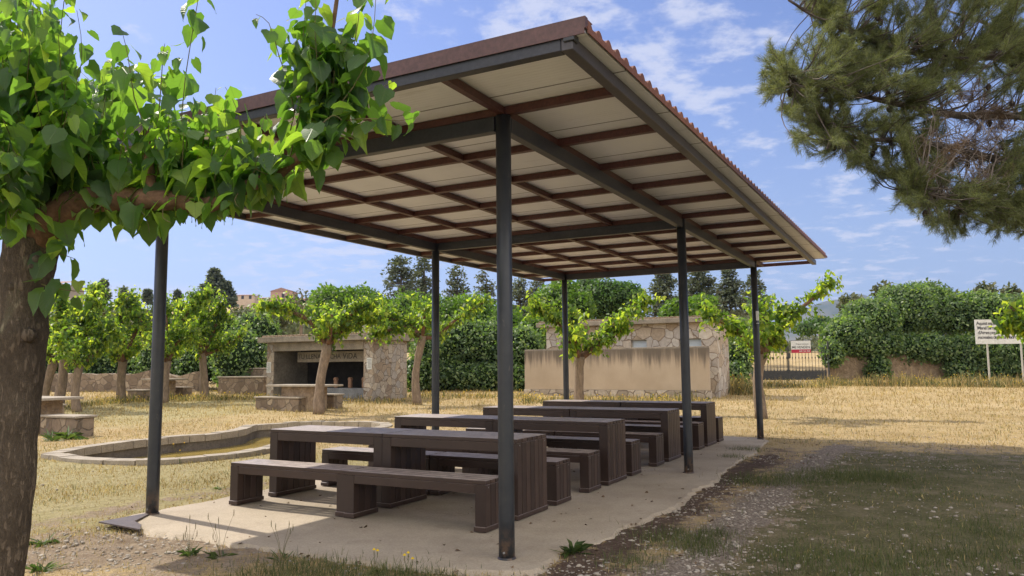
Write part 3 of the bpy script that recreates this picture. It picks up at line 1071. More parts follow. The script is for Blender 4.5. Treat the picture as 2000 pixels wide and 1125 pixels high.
table = slab_unit('picnic_table', .62, .735, 1.565, 6, 7, .085)
bench = slab_unit('picnic_bench', .35, .432, 1.555, 4, 4, .075)
rows_ = [('nearest', 1.55), ('second', 3.84), ('third', 6.27), ('farthest', 8.54)]
ford = {'nearest': 'nearest row', 'second': 'second row back', 'third': 'third row back', 'farthest': 'farthest row'}
first = {'t': True, 'b': True}
gaps = {}
for rn, a in rows_:
    for side, b0 in (('right', .555), ('left', 2.135)):
        o = table if first['t'] else copy_tree(table)
        first['t'] = False
        o.name = 'picnic_table'
        o.location = tuple(AB(a + random.uniform(-.01, .01), b0, PZP)); o.rotation_euler = (0, 0, ROTZ)
        o['label'] = 'dark brown slatted table under the shelter, %s half of the %s' % (side, ford[rn])
        o['category'] = 'table'; o['group'] = 'brown slatted tables under the shelter'
        for fb, da in (('camera', -.705), ('far', .70)):
            q = bench if first['b'] else copy_tree(bench)
            first['b'] = False
            q.name = 'picnic_bench'
            dd = da + random.uniform(-.012, .012)
            q.location = tuple(AB(a + dd, b0 + (0.01 if side == 'right' else -.005) + random.uniform(-.008, .0), PZP)); q.rotation_euler = (0, 0, ROTZ)
            q['label'] = 'dark brown slatted bench, %s half, %s side of the %s of tables' % (side, fb, ford[rn])
            q['category'] = 'bench'; q['group'] = 'brown slatted benches under the shelter'

# steel plate at the corner of the pad
pl = MB()
pts = [atg(x, y) for x, y in ((192, 1031), (272, 1044), (276, 1034), (262, 1027), (300, 1006), (258, 1016))]
pcn = np.mean(pts, 0)
pl.prism([(p[0] - pcn[0], p[1] - pcn[1]) for p in pts], 0, .012)
o = pl.build('steel_plate', M['steel'])
o.location = (pcn[0], pcn[1], .033)
o.rotation_euler = (R(-1.5), R(2), 0)
tag(o, 'flat brown steel plate lying at the left corner of the concrete beside a post', 'plate')


# ------------------------------------------------------------------ text
def text_mesh(name, body, size, mat, parent, mtx, bold=.0, align='LEFT', space=1.0):
    cu = bpy.data.curves.new(name, 'FONT')
    cu.body = body; cu.size = size; cu.align_x = align; cu.align_y = 'CENTER'
    cu.extrude = .002; cu.offset = bold; cu.space_character = space
    t = bpy.data.objects.new(name, cu)
    COL.objects.link(t)
    dg = bpy.context.evaluated_depsgraph_get()
    me = bpy.data.meshes.new_from_object(t.evaluated_get(dg))
    bpy.data.objects.remove(t)
    me.materials.clear(); me.materials.append(mat)
    o = bpy.data.objects.new(name, me)
    COL.objects.link(o)
    o.parent = parent
    o.matrix_local = mtx
    return o


def facing(p, xdir, normal):
    """matrix whose x runs along xdir and whose z is the outward normal"""
    x = Vector(xdir).normalized(); z = Vector(normal).normalized(); y = z.cross(x)
    return Matrix(((x.x, y.x, z.x, p[0]), (x.y, y.y, z.y, p[1]), (x.z, y.z, z.z, p[2]), (0, 0, 0, 1)))


# ------------------------------------------------------------------ barbecue shelter (local x = back, y = left)
bq0 = np.array([-4.85, 26.7, float(gz(26.7))])
bq = empty('barbecue_house', bq0, ROTZ, 'stone barbecue house with concrete roof, graffiti lintel and sooty open front, behind a mulberry', 'barbecue')
H = 2.22
WL = 5.05
MB().box(0, 2.0, -.0, .42, -.3, H - .10, .015).build('side_wall', M['stone'], bq)
MB().box(0, 2.0, WL - .34, WL, -.3, H - .10, .015).build('side_wall', M['stone'], bq)
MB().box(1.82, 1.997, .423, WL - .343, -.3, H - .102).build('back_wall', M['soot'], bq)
MB().box(-.003, .14, .423, WL - .343, H - .42, H - .103, .01).build('lintel', M['concrete'], bq)
rf = MB()
rf.box(-.28, 2.2, -.18, WL + .22, H - .098, H + .06, .01)
rf.box(-.28, 2.2, -.18, WL + .22, H + .062, H + .10, .006)
ro = rf.build('roof', M['concrete'], bq)
tlr = MB()
for k in range(28):
    y = -.1 + k * .19
    tlr.tube([(-.24, y, H + .115), (2.15, y, H + .15)], .055, 8)
tlr.build('tile', M['wallrub'], ro)
hood = MB().box(.62, .78, .423, WL - .95, H - .84, H - .45, .01).build('hood_beam', M['concrete'], bq)
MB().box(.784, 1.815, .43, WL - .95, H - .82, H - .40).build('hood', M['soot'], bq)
MB().box(.03, 1.81, WL - .362, WL - .345, -.02, H - .43).build('inner_plaster', mottled('smoke stained plaster', [(.3, (.10, .09, .075)), (.7, (.24, .215, .175))], 1.3, .95, .3, .01, fine=15), bq)
ct = MB().box(.75, 1.2, .426, WL - .9, -.3, .42, .02).build('counter', M['counter'], bq)
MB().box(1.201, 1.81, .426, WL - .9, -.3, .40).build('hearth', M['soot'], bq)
for y in (.48, 1.08, 1.72, 2.4, 3.1):
    d = MB()
    d.box(.8, .92, y - .075, y + .075, .421, .74, .03)
    d.tube([(.80, y, .74), (.92, y, .74)], .073, 14)
    d.build('divider', M['brick'], bq)
MB().box(-.30, .2, .43, WL - .35, -.3, .04, .01).build('step', M['concrete'], bq)
for y, zc in ((.16, 1.30), (WL - .12, 1.20)):
    MB().box(-.008, -.001, y - .11, y + .11, zc - .20, zc + .20).build('paper_notice', M['white'], bq)
    tx = MB()
    for k in range(7):
        tx.box(-.010, -.0085, y - .08, y + .08 - random.uniform(0, .05), zc + .13 - k * .045, zc + .14 - k * .045)
    tx.build('printed_lines', M['inkgrey'], bq)
# little stone chimney gable
ch = MB()
ch.add([(.5, .45, H + .1), (.5, 1.25, H + .1), (.5, .85, H + .48), (1.1, .45, H + .1), (1.1, 1.25, H + .1), (1.1, .85, H + .48)],
       [(0, 2, 1), (3, 4, 5), (0, 3, 5, 2), (1, 2, 5, 4), (0, 1, 4, 3)])
ch.build('chimney_gable', M['stone'], ro)
# graffiti, in rough capitals
mt4 = lambda y, z: facing((.617, y, z), (0, -1, 0), (-1, 0, 0))
M['graf'] = mottled('faded black spray', [(.35, (.030, .028, .025)), (.65, (.11, .10, .085))], 9, .8, .1, .001)
text_mesh('graffiti', 'TU LLENAS', .25, M['graf'], hood, mt4(4.06, H - .64), .002, space=1.0)
text_mesh('graffiti', 'MUCHA', .25, M['graf'], hood, mt4(2.85, H - .645), .003, space=.95)
text_mesh('graffiti', 'ViDA', .29, M['graf'], hood, mt4(1.88, H - .64), .005, space=1.05)

# low stone tiers left of the barbecue
lt = empty('stone_bench_wall', AB(*to_ab(at(518, 770, 30)), float(gz(30))), ROTZ, 'low two-tier stone wall against the ivy, just left of the barbecue house', 'wall')
lt.location = tuple(at(515, 772, 30.5)); lt.location.z = float(gz(30.5))
MB().box(0, .9, 0, 2.6, -.3, .68, .03).build('lower_tier', M['stonedark'], lt)
MB().box(-.03, .93, -.02, 2.62, .682, .74, .01).build('lower_slab', M['slabtop'], lt)
MB().box(1.0, 1.6, -.4, 2.2, -.3, 1.02, .03).build('upper_tier', M['stonedark'], lt)
MB().box(.98, 1.62, -.42, 2.22, 1.022, 1.08, .01).build('upper_slab', M['slabtop'], lt)


# stone picnic sets -----------------------------------------------------------
def block_bench(name, p, L, W, h, label, rz=ROTZ):
    r = empty(name, p, rz, label, 'bench', 'stone benches on the grass')
    MB().box(-W / 2, W / 2, 0, L, -.2, h - .05, .015).build('base', M['stonedark'], r)
    MB().box(-W / 2 - .04, W / 2 + .04, -.04, L + .04, h - .048, h, .008).build('seat', M['slabtop'], r)
    return r


def stone_table(p, L, W, h, label, rz=ROTZ):
    r = empty('stone_table', p, rz, label, 'table', 'stone tables on the grass')
    MB().box(-W / 2 + .2, W / 2 - .2, .45, L - .45, -.2, h - .06, .015).build('pedestal', M['wallrub'], r)
    MB().box(-W / 2, W / 2, 0, L, h - .058, h, .008).build('table_top', M['slabtop'], r)
    return r


def gpt(x, y):
    p = atg(x, y); p[2] = float(gz(p[1])); return p


def gat(x, Y):
    p = at(x, 700, Y); p[2] = float(gz(Y)); return p


stone_table(gat(652, 22.9), 2.3, .9, .78, 'stone table with thin slab top behind a mulberry trunk, in front of the barbecue')
block_bench('stone_bench', gpt(592, 803), 1.75, .42, .42, 'long rubble bench left of the slab table by the barbecue')
block_bench('stone_bench', gat(662, 24.0), 1.2, .42, .44, 'short stone bench right of the mulberry trunk before the barbecue')
stone_table(gat(352, 29.2), 1.7, .8, .74, 'far stone table seen past the left shelter post, under the mulberries')
block_bench('stone_bench', gat(291, 28.0), .85, .4, .40, 'small far stone bench left of the left shelter post')
block_bench('stone_bench', gat(369, 30.0), .75, .4, .38, 'small dark far stone bench right of the left shelter post')
stone_table(gat(128, 17.3), 2.2, .95, .80, 'stone table right behind the big left trunk, in the sun')
block_bench('stone_bench', gat(172, 16.5), 1.25, .42, .45, 'stone slab bench right of the big left trunk with weeds around it')
block_bench('stone_bench', gat(116, 20.5), 2.1, .42, .45, 'farther stone bench half hidden behind the stone table at the left edge')
block_bench('stone_bench', gat(5, 15.0), 1.6, .42, .45, 'stone bench left of the big trunk at the photo edge')

# ------------------------------------------------------------------ toilet block and its screen wall
wc0 = np.array([6.62, 26.0, float(gz(26))])
sw = empty('screen_wall', wc0, ROTZ, 'long streaked beige rendered wall on a stone plinth, in front of the stone building', 'wall')
MB().box(0, .16, 0, 7.0, .30, 1.745, .008).build('rendered_panel', M['render'], sw)
MB().box(.01, .15, .0, 7.0, 1.748, 1.80, .005).build('coping', M['concrete'], sw)
MB().box(-.03, .19, -.03, 7.03, -.3, .297, .01).build('plinth', M['plinth'], sw)
wc = empty('stone_building', wc0 + UA * .95 + VB * (-.08), ROTZ, 'small flat-roofed stone building with little frosted windows behind the rendered wall', 'building')
BH = 2.66; BL = 6.6; BD = 1.75
holes = [(.55, 1.35), (2.55, 3.15), (5.55, 6.0)]
wz0, wz1 = 1.62, 2.10
w_ = MB()
w_.box(0, .25, 0, BL, -.3, wz0)
ylast = 0
for (h0, h1) in holes:
    w_.box(0, .25, ylast, h0, wz0, wz1); ylast = h1
w_.box(0, .25, ylast, BL, wz0, wz1)
w_.box(0, .25, 0, BL, wz1, BH)
w_.box(.25, BD, 0, .25, -.3, BH); w_.box(.25, BD, BL - .25, BL, -.3, BH); w_.box(BD - .25, BD, .25, BL - .25, -.3, BH)
w_.build('wall', M['stonewc'], wc)
for (h0, h1) in holes:
    fr = MB()
    fr.box(.13, .17, h0, h1, wz0, wz0 + .04); fr.box(.13, .17, h0, h1, wz1 - .04, wz1)
    fr.box(.13, .17, h0, h0 + .04, wz0 + .04, wz1 - .04); fr.box(.13, .17, h1 - .04, h1, wz0 + .04, wz1 - .04)
    f_ = fr.build('window_frame', M['metalwhite'], wc)
    MB().box(.145, .155, h0 + .04, h1 - .04, wz0 + .04, wz1 - .04).build('pane', M['pane'], f_)
rf = MB().box(-.30, BD + .3, -.32, BL + .3, BH + .002, BH + .17, .01).build('roof', M['concrete'], wc)
tt = MB()
for k in range(36):
    y = -.25 + k * .2
    tt.tube([(-.28, y, BH + .185), (BD + .25, y, BH + .23)], .055, 8)
tt.build('roof_tile', M['wallrub'], rf)
vt = MB()
for k in range(6):
    vt.box(.75, .95, -.02, -.002, 1.55 + k * .06, 1.58 + k * .06)
vt.build('vent', M['metalwhite'], wc)

# ------------------------------------------------------------------ foliage builders
def blob_leaves(blobs, dens, size, up=.35, jitter=.22, squash=1.0):
    """points and directions on lumpy ellipsoids; blobs: (center, (rx,ry,rz))"""
    P = []; Nn = []
    for c, r in blobs:
        c = np.asarray(c); r = np.asarray(r, float)
        ar = 4 * math.pi * ((r[0] * r[1]) ** 1.6 / 3 + (r[0] * r[2]) ** 1.6 / 3 + (r[1] * r[2]) ** 1.6 / 3) ** (1 / 1.6)
        n = int(ar * dens)
        d = rdir(n)
        lump = np.array([1 + .20 * mnoise.noise(Vector(q * 2.6 + c)) + .12 * mnoise.noise(Vector(q * 6.5 + c)) for q in d])[:, None]
        rad = (1 - np.abs(rng.normal(0, jitter, n)).clip(0, .8))[:, None]
        P.append(c + d * r * lump * rad)
        Nn.append(norm(d / r))
    P = np.concatenate(P); Nn = np.concatenate(Nn)
    n = len(P)
    N = norm(Nn * .8 + rng.normal(0, .55, (n, 3)) + np.array([0, 0, up]))
    T = norm(rng.normal(0, 1, (n, 3)) + np.array([0, 0, -.5]))
    S = size * rng.uniform(.6, 1.35, n)
    return P, T, N, S


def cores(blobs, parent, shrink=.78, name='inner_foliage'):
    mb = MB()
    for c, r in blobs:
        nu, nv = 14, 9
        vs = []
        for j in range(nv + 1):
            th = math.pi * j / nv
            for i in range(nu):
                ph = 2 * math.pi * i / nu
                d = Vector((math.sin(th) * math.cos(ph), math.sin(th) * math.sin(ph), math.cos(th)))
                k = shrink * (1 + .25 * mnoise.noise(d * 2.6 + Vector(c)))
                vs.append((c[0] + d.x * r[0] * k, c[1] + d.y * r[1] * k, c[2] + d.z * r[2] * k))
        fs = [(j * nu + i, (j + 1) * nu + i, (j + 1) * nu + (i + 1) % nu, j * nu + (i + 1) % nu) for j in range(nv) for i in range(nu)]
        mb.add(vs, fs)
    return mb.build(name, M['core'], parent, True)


def hedge(name, label, cat, blobs, dens, size, mat, group=None, core=True, shrink=.78, trunk=None):
    r = empty(name, (0, 0, 0), 0, label, cat, group)
    b0 = np.asarray(blobs[0][0])
    base = Vector((b0[0], b0[1], float(gz(b0[1])) if b0[1] < 100 else 0))
    r.location = base
    bl = [(np.asarray(c) - np.array(base), rr) for c, rr in blobs]
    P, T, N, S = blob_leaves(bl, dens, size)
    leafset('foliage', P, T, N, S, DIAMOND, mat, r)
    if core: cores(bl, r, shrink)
    if trunk:
        t = MB()
        for (p0, p1, rad) in trunk:
            t.tube(smooth_path([np.asarray(p0) - np.array(base), (np.asarray(p0) + np.asarray(p1)) / 2 - np.array(base) + rng.normal(0, .1, 3), np.asarray(p1) - np.array(base)], 4),
                   list(np.linspace(rad, rad * .4, 9)), 8, .15)
        t.build('trunk', M['bark_far'], r, True)
    return r


def pb(x, y, Y, rx, ry=None, rz=None):
    """blob centred at photo pixel x,y at distance Y, radii in px across"""
    k = Y / FPX
    rz = (rz if rz else rx) * k
    return (at(x, y, Y), (rx * k, (ry if ry else rx * k), rz))


# ivy hedge on the right, rolling over an old wall
hb = [pb(1655, 655, 38.5, 50, 1.4, 42), pb(1700, 625, 39.5, 60, 1.6, 45), pb(1770, 605, 40, 65, 1.8, 52), pb(1800, 585, 41, 50, 1.8, 34),
      pb(1850, 615, 40, 60, 1.7, 44), pb(1915, 612, 39.5, 60, 1.7, 44), pb(1985, 620, 39.5, 60, 1.7, 46), pb(2060, 620, 39.5, 70, 1.8, 46), pb(2150, 610, 39.5, 70, 1.8, 60),
      pb(1625, 690, 37.6, 22, .8, 28), pb(1700, 675, 38.6, 70, 1.1, 30), pb(1800, 680, 38.6, 80, 1.1, 32), pb(1900, 690, 38.2, 80, 1.1, 42), pb(2000, 695, 38, 80, 1.1, 45), pb(2120, 690, 38, 90, 1.2, 60),
      pb(1716, 725, 37.9, 26, .45, 34), pb(1880, 730, 37.7, 34, .5, 32), pb(1950, 728, 37.6, 50, .5, 34), pb(2040, 728, 37.6, 60, .5, 38)]
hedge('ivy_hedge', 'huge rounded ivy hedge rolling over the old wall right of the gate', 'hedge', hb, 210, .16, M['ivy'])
# the old wall beneath it
ow = empty('old_wall', (0, 0, 0), 0, 'crumbling earth-coloured wall showing in patches under the ivy hedge', 'wall')
p0, p1 = at(1617, 700, 38.2), at(2150, 700, 38.4)
ow.location = (p0[0], p0[1], float(gz(p0[1])))
ow.rotation_euler = (0, 0, math.atan2(p1[1] - p0[1], p1[0] - p0[0]))
wmb = MB()
Lw = float(np.hypot(*(p1 - p0)[:2]))
nsx = 90
vs = []
for i in range(nsx + 1):
    x = Lw * i / nsx
    h = 1.25 + .22 * mnoise.noise(Vector((x * .9, 0, 0))) + .08 * mnoise.noise(Vector((x * 4, 0, 0)))
    y = .06 * mnoise.noise(Vector((x * 2, 3, 0)))
    vs += [(x, y - .02, -.3), (x, y + .03 * mnoise.noise(Vector((x * 5, 1, 0))), h * .5), (x, y + .02, h), (x, y + .5, h), (x, y + .5, -.3)]
fs = [(i * 5 + k, (i + 1) * 5 + k, (i + 1) * 5 + k + 1, i * 5 + k + 1) for i in range(nsx) for k in range(4)]
fs += [(0, 1, 2, 3, 4), tuple(nsx * 5 + k for k in (4, 3, 2, 1, 0))]
wmb.add(vs, fs)
wmb.build('masonry', M['wallrub'], ow)

# dark ivy between building and gate
hedge('ivy_bush', 'dark ivy thicket between the stone building and the gate', 'bush',
      [pb(1438, 700, 33, 30, 1.0, 50), pb(1440, 665, 34, 32, 1.2, 45), pb(1432, 735, 32, 26, .8, 30)], 190, .15, M['ivy'])
# hedge between barbecue and toilets
hb = [pb(850, 690, 33, 50, 1.4, 60), pb(905, 670, 33.5, 60, 1.5, 55), pb(960, 680, 33.5, 60, 1.5, 60), pb(1020, 690, 33, 45, 1.3, 60), pb(880, 735, 32.3, 70, .9, 34),
      pb(960, 738, 32.3, 60, .9, 34), pb(815, 735, 32, 30, .8, 40), pb(1010, 745, 32, 40, .8, 34)]
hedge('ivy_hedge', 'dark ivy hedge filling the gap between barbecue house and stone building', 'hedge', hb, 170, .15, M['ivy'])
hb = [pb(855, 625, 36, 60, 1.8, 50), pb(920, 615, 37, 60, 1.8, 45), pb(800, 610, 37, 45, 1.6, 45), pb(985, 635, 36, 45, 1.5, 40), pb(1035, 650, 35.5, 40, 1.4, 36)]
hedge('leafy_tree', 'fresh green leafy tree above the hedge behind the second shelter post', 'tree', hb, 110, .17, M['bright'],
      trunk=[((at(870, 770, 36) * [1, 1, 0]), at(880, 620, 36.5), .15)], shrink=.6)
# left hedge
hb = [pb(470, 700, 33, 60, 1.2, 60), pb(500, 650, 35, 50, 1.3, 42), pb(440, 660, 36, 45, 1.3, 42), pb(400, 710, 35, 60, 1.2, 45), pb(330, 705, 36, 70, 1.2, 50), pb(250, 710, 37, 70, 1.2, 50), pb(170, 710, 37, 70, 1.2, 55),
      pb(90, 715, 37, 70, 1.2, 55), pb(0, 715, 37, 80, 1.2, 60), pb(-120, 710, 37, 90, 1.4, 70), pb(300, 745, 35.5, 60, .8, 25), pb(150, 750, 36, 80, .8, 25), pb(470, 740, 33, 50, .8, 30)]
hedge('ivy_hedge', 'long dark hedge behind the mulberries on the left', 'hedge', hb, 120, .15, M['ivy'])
wl2 = empty('ruined_wall', (0, 0, 0), 0, 'low ruined stone wall under the left hedge, behind the far stone table', 'wall')
p0, p1 = at(60, 700, 34.2), at(392, 700, 33.4)
wl2.location = (p0[0], p0[1], float(gz(p0[1]))); wl2.rotation_euler = (0, 0, math.atan2(p1[1] - p0[1], p1[0] - p0[0]))
Lw = float(np.hypot(*(p1 - p0)[:2])); q = MB(); vs = []
for i in range(61):
    x = Lw * i / 60; h = .78 + .25 * mnoise.noise(Vector((x * .8, 7, 0))) + .07 * mnoise.noise(Vector((x * 4, 7, 0)))
    vs += [(x, -.02, -.3), (x, .0, h), (x, .5, h), (x, .5, -.3)]
q.add(vs, [(i * 4 + k, (i + 1) * 4 + k, (i + 1) * 4 + k + 1, i * 4 + k + 1) for i in range(60) for k in range(3)] + [(0, 1, 2, 3), (243, 242, 241, 240)])
q.build('masonry', M['stonedark'], wl2)

# broadleaf trees further back
def round_tree(label, blobs, dens, size, mat, base, top, rad=.18, group='trees beyond the hedges', name='leafy_tree', shrink=.62):
    return hedge(name, label, 'tree', blobs, dens, size, mat, group, True, shrink, [(base, top, rad)])


def gb(x, Y):
    p = at(x, 700, Y); p[2] = float(gz(Y)); return p


round_tree('round green walnut-like tree rising behind the barbecue house', [pb(660, 600, 46, 58, 2.2, 40), pb(700, 590, 47, 50, 2.2, 32), pb(640, 585, 47, 34, 1.6, 28), pb(735, 605, 46, 34, 1.6, 32)], 70, .24, M['bright'], gb(675, 46), at(675, 600, 46))
round_tree('dark dense tree seen under the far end of the roof', [pb(1185, 585, 44, 62, 2.0, 42), pb(1225, 580, 45, 36, 1.8, 30), pb(1150, 570, 45, 34, 1.8, 30)], 85, .22, M['dark'], gb(1190, 44), at(1190, 580, 44), shrink=.8)
round_tree('light green tree behind the left corner of the stone building', [pb(1085, 590, 40, 44, 1.6, 40), pb(1130, 600, 40, 34, 1.5, 34), pb(1100, 560, 41, 26, 1.3, 20)], 90, .2, M['bright'], gb(1095, 40), at(1095, 580, 40))
round_tree('light green bush peeping over the roof of the stone building', [pb(1330, 600, 36, 34, 1.2, 20), pb(1370, 592, 37, 30, 1.2, 18), pb(1310, 612, 36, 22, 1.0, 16)], 110, .18, M['bright'], gb(1340, 36), at(1340, 600, 36))
round_tree('greyish green tree on the slope left of the barbecue', [pb(480, 628, 60, 44, 2.5, 26), pb(450, 640, 58, 30, 2.0, 26), pb(530, 622, 62, 36, 2.2, 22)], 40, .32, M['olive'], gb(480, 60), at(480, 630, 60))
round_tree('half bare grey tree beside the far pink house', [pb(590, 590, 60, 26, 1.8, 24), pb(572, 600, 60, 24, 1.8, 20)], 14, .25, M['olive'], gb(588, 60), at(590, 575, 60), shrink=.2)
round_tree('pale green trees behind the left post, above the mulberries', [pb(300, 640, 55, 60, 2.5, 26), pb(380, 640, 55, 50, 2.5, 28), pb(220, 635, 55, 55, 2.5, 28)], 35, .32, M['olive'], gb(300, 55), at(300, 640, 55))
round_tree('small scrubby tree in the field beyond the gate', [pb(1600, 632, 70, 26, 2, 16), pb(1625, 640, 66, 22, 2, 13), pb(1575, 640, 66, 24, 2, 14)], 30, .32, M['dark'], gb(1600, 68), at(1600, 635, 68))


# pines and conifers ------------------------------------------------------------
def pine_dome(x, y, Y, r, label):
    b = [pb(x, y, Y, r, None, r * .7), pb(x - r * .5, y + r * .3, Y, r * .55, None, r * .45), pb(x + r * .5, y + r * .25, Y, r * .55, None, r * .45)]
    return hedge('stone_pine', label, 'tree', b, 36, .34, M['olive'], 'small pines beyond the ivy hedge', True, .55, [(gb(x, Y), at(x, y, Y), .2)])


pine_dome(1662, 590, 52, 24, 'grey green pine just left of the hedge, before the blue mountain')
pine_dome(1727, 566, 55, 21, 'rounded pine top above the left shoulder of the ivy hedge')
pine_dome(1822, 562, 56, 14, 'small pine top right of the hedge summit')
pine_dome(1856, 573, 56, 11, 'smallest pine top above the dip in the hedge')
pine_dome(1925, 565, 55, 18, 'pine top above the right part of the ivy hedge')
pine_dome(1975, 568, 56, 16, 'pine top half hidden by the mulberry at the right edge')


def conifer(x, ytop, ybase, Y, halfw, label, layers=16, dens=1.0, mat='conifer', shape=1.0, leaf=.34, name='conifer'):
    base = gb(x, Y); top = at(x, ytop, Y)
    hgt = top[2] - base[2]
    zb = at(x, ybase, Y)[2] - base[2]
    r = empty(name, base, 0, label, 'tree', 'conifers beyond the hedges')
    t = MB(); t.tube([(0, 0, -.1), (.05, 0, hgt * .5), (0, 0, hgt * .98)], [.20, .12, .02], 8, .1)
    P = []; T = []; S = []
    lw = halfw * Y / FPX
    for L in range(layers):
        f = (L + random.uniform(-.3, .3)) / layers
        z = zb + (hgt - zb) * f
        if z < .5: continue
        ln = lw * (1 - f) ** shape * random.uniform(.75, 1.15) + .15
        for k in range(random.randint(5, 7)):
            an = random.uniform(0, 2 * math.pi)
            l = ln * random.uniform(.6, 1.1)
            d = np.array([math.cos(an), math.sin(an), random.uniform(-.05, .25)])
            pts = [np.array([0, 0, z]), np.array([0, 0, z]) + d * l * .5, np.array([0, 0, z]) + d * l + np.array([0, 0, -.12 * l])]
            t.tube(pts, [.05, .03, .012], 4)
            n = int(l * 34 * dens) + 6
            u = rng.uniform(.22, 1.05, n)[:, None]
            pp_ = np.array(pts[0]) * (1 - u) + np.array(pts[2]) * u + rng.normal(0, .13 * (1 + l * .1), (n, 3)) * [1, 1, .6]
            P.append(pp_); T.append(norm(d + rng.normal(0, .7, (n, 3)))); S.append(leaf * rng.uniform(.5, 1.2, n))
    P = np.concatenate(P); T = np.concatenate(T); S = np.concatenate(S)
    leafset('foliage', P, T, norm(rng.normal(0, .6, (len(P), 3)) + [0, 0, 1]), S, DIAMOND, M[mat], r)
    t.build('trunk', M['pinebark'], r, True)
    return r


conifer(415, 524, 590, 110, 36, 'tall pointed conifer on the skyline left of the village', 20, 1.3, leaf=.6)
conifer(438, 548, 595, 112, 20, 'smaller broad conifer touching the right side of the tall skyline conifer', 10, 1.2, leaf=.6)
conifer(197, 545, 585, 100, 9, 'narrow conifer on the left skyline above the mulberries', 12, 1.0, leaf=.45)
conifer(236, 561, 590, 100, 8, 'tiny faded conifer on the left skyline', 9, 1.0, leaf=.4)
conifer(284, 565, 590, 100, 8, 'tiny dark conifer just left of the left shelter post', 9, 1.2, leaf=.4)
conifer(343, 567, 590, 110, 5, 'thin cypress on the skyline right of the left shelter post', 12, 1.2, shape=.4, leaf=.35, name='cypress')
conifer(782, 500, 620, 50, 46, 'tall airy conifer rising left of the middle-left shelter post', 20, .75, shape=.55, leaf=.24)
conifer(828, 498, 620, 52, 30, 'second tall airy conifer, close beside the middle-left shelter post', 18, .75, shape=.55, leaf=.24)
conifer(893, 518, 610, 54, 26, 'sparse conifer in the gap right of the middle-left post', 13, .7, shape=.6, leaf=.24)
conifer(950, 528, 620, 56, 34, 'thin grey conifer just left of the near front post', 14, .45, mat='olive', shape=.5, leaf=.22)
conifer(1015, 545, 640, 50, 30, 'dusky conifer right of the near front post', 15, .8, shape=.5, leaf=.24)
conifer(1050, 545, 640, 54, 26, 'dusky conifer under the far left roof corner', 14, .7, shape=.5, leaf=.24)
conifer(1300, 528, 620, 48, 32, 'dark conifer left of the middle-right shelter post', 18, 1.0, shape=.5, leaf=.24)
conifer(1372, 522, 620, 50, 52, 'broad layered conifer behind the gap between middle and far right posts', 20, .9, shape=.5, leaf=.25)
conifer(1430, 524, 610, 52, 32, 'layered conifer left of the far right shelter post', 16, .9, shape=.6, leaf=.25)
conifer(1480, 530, 610, 50, 34, 'open branched conifer right behind the far right shelter post', 15, .7, shape=.8, leaf=.24)


# ------------------------------------------------------------------ mulberries
def grow_shoots(spine_pts, n, lmin, lmax, upbias, spread, droop=.15):
    out = []
    for _ in range(n):
        i = random.randrange(len(spine_pts))
        p = np.array(spine_pts[i], float)
        d = norm((rng.normal(0, spread, 3) + np.array([0, 0, upbias]))[None])[0]
        L = random.uniform(lmin, lmax)
        pts = [p]
        for k in range(1, 5):
            d = norm((d + rng.normal(0, .16, 3) + np.array([0, 0, -droop * k / 4]))[None])[0]
            pts.append(pts[-1] + d * L / 4)
        out.append(pts)
    return out


def leaves_on(shoots, spacing, size, tipfall=.8, petiole=.05):
    P = []; T = []; N = []; S = []
    for pts in shoots:
        q = np.array(smooth_path(pts, 3))
        sl_ = np.linalg.norm(np.diff(q, axis=0), axis=1)
        cu_ = np.concatenate([[0], np.cumsum(sl_)])
        tot = cu_[-1]
        s = spacing * random.uniform(.2, 1.0)
        ang = random.uniform(0, 6.28)
        while s < tot + spacing * .4:
            ss = min(s, tot - 1e-4)
            i = min(np.searchsorted(cu_, ss, side='right') - 1, len(sl_) - 1)
            t = (ss - cu_[i]) / max(sl_[i], 1e-6)
            p = q[i] * (1 - t) + q[i + 1] * t
            ax = (q[i + 1] - q[i]) / max(sl_[i], 1e-6)
            ang += 2.6 + random.uniform(-.5, .5)
            ref = np.array([0, 0, 1.0]) if abs(ax[2]) < .8 else np.array([1.0, 0, 0])
            sx = np.cross(ax, ref); sx /= np.linalg.norm(sx); sy = np.cross(ax, sx)
            out = sx * math.cos(ang) + sy * math.sin(ang)
            f = ss / tot
            k = size * (random.uniform(.55, 1.25)) * (1 - .45 * max(0, f - .6) / .4)
            pp_ = p + out * petiole * random.uniform(.6, 1.4)
            tip = out * .8 + np.array([0, 0, -tipfall * random.uniform(.4, 1.5)]) + rng.normal(0, .22, 3)
            nn = out * .6 + np.array([0, 0, .9]) + rng.normal(0, .35, 3)
            P.append(pp_); T.append(tip); N.append(nn); S.append(k)
            s += spacing * random.uniform(.6, 1.4)
    return P, T, N, S


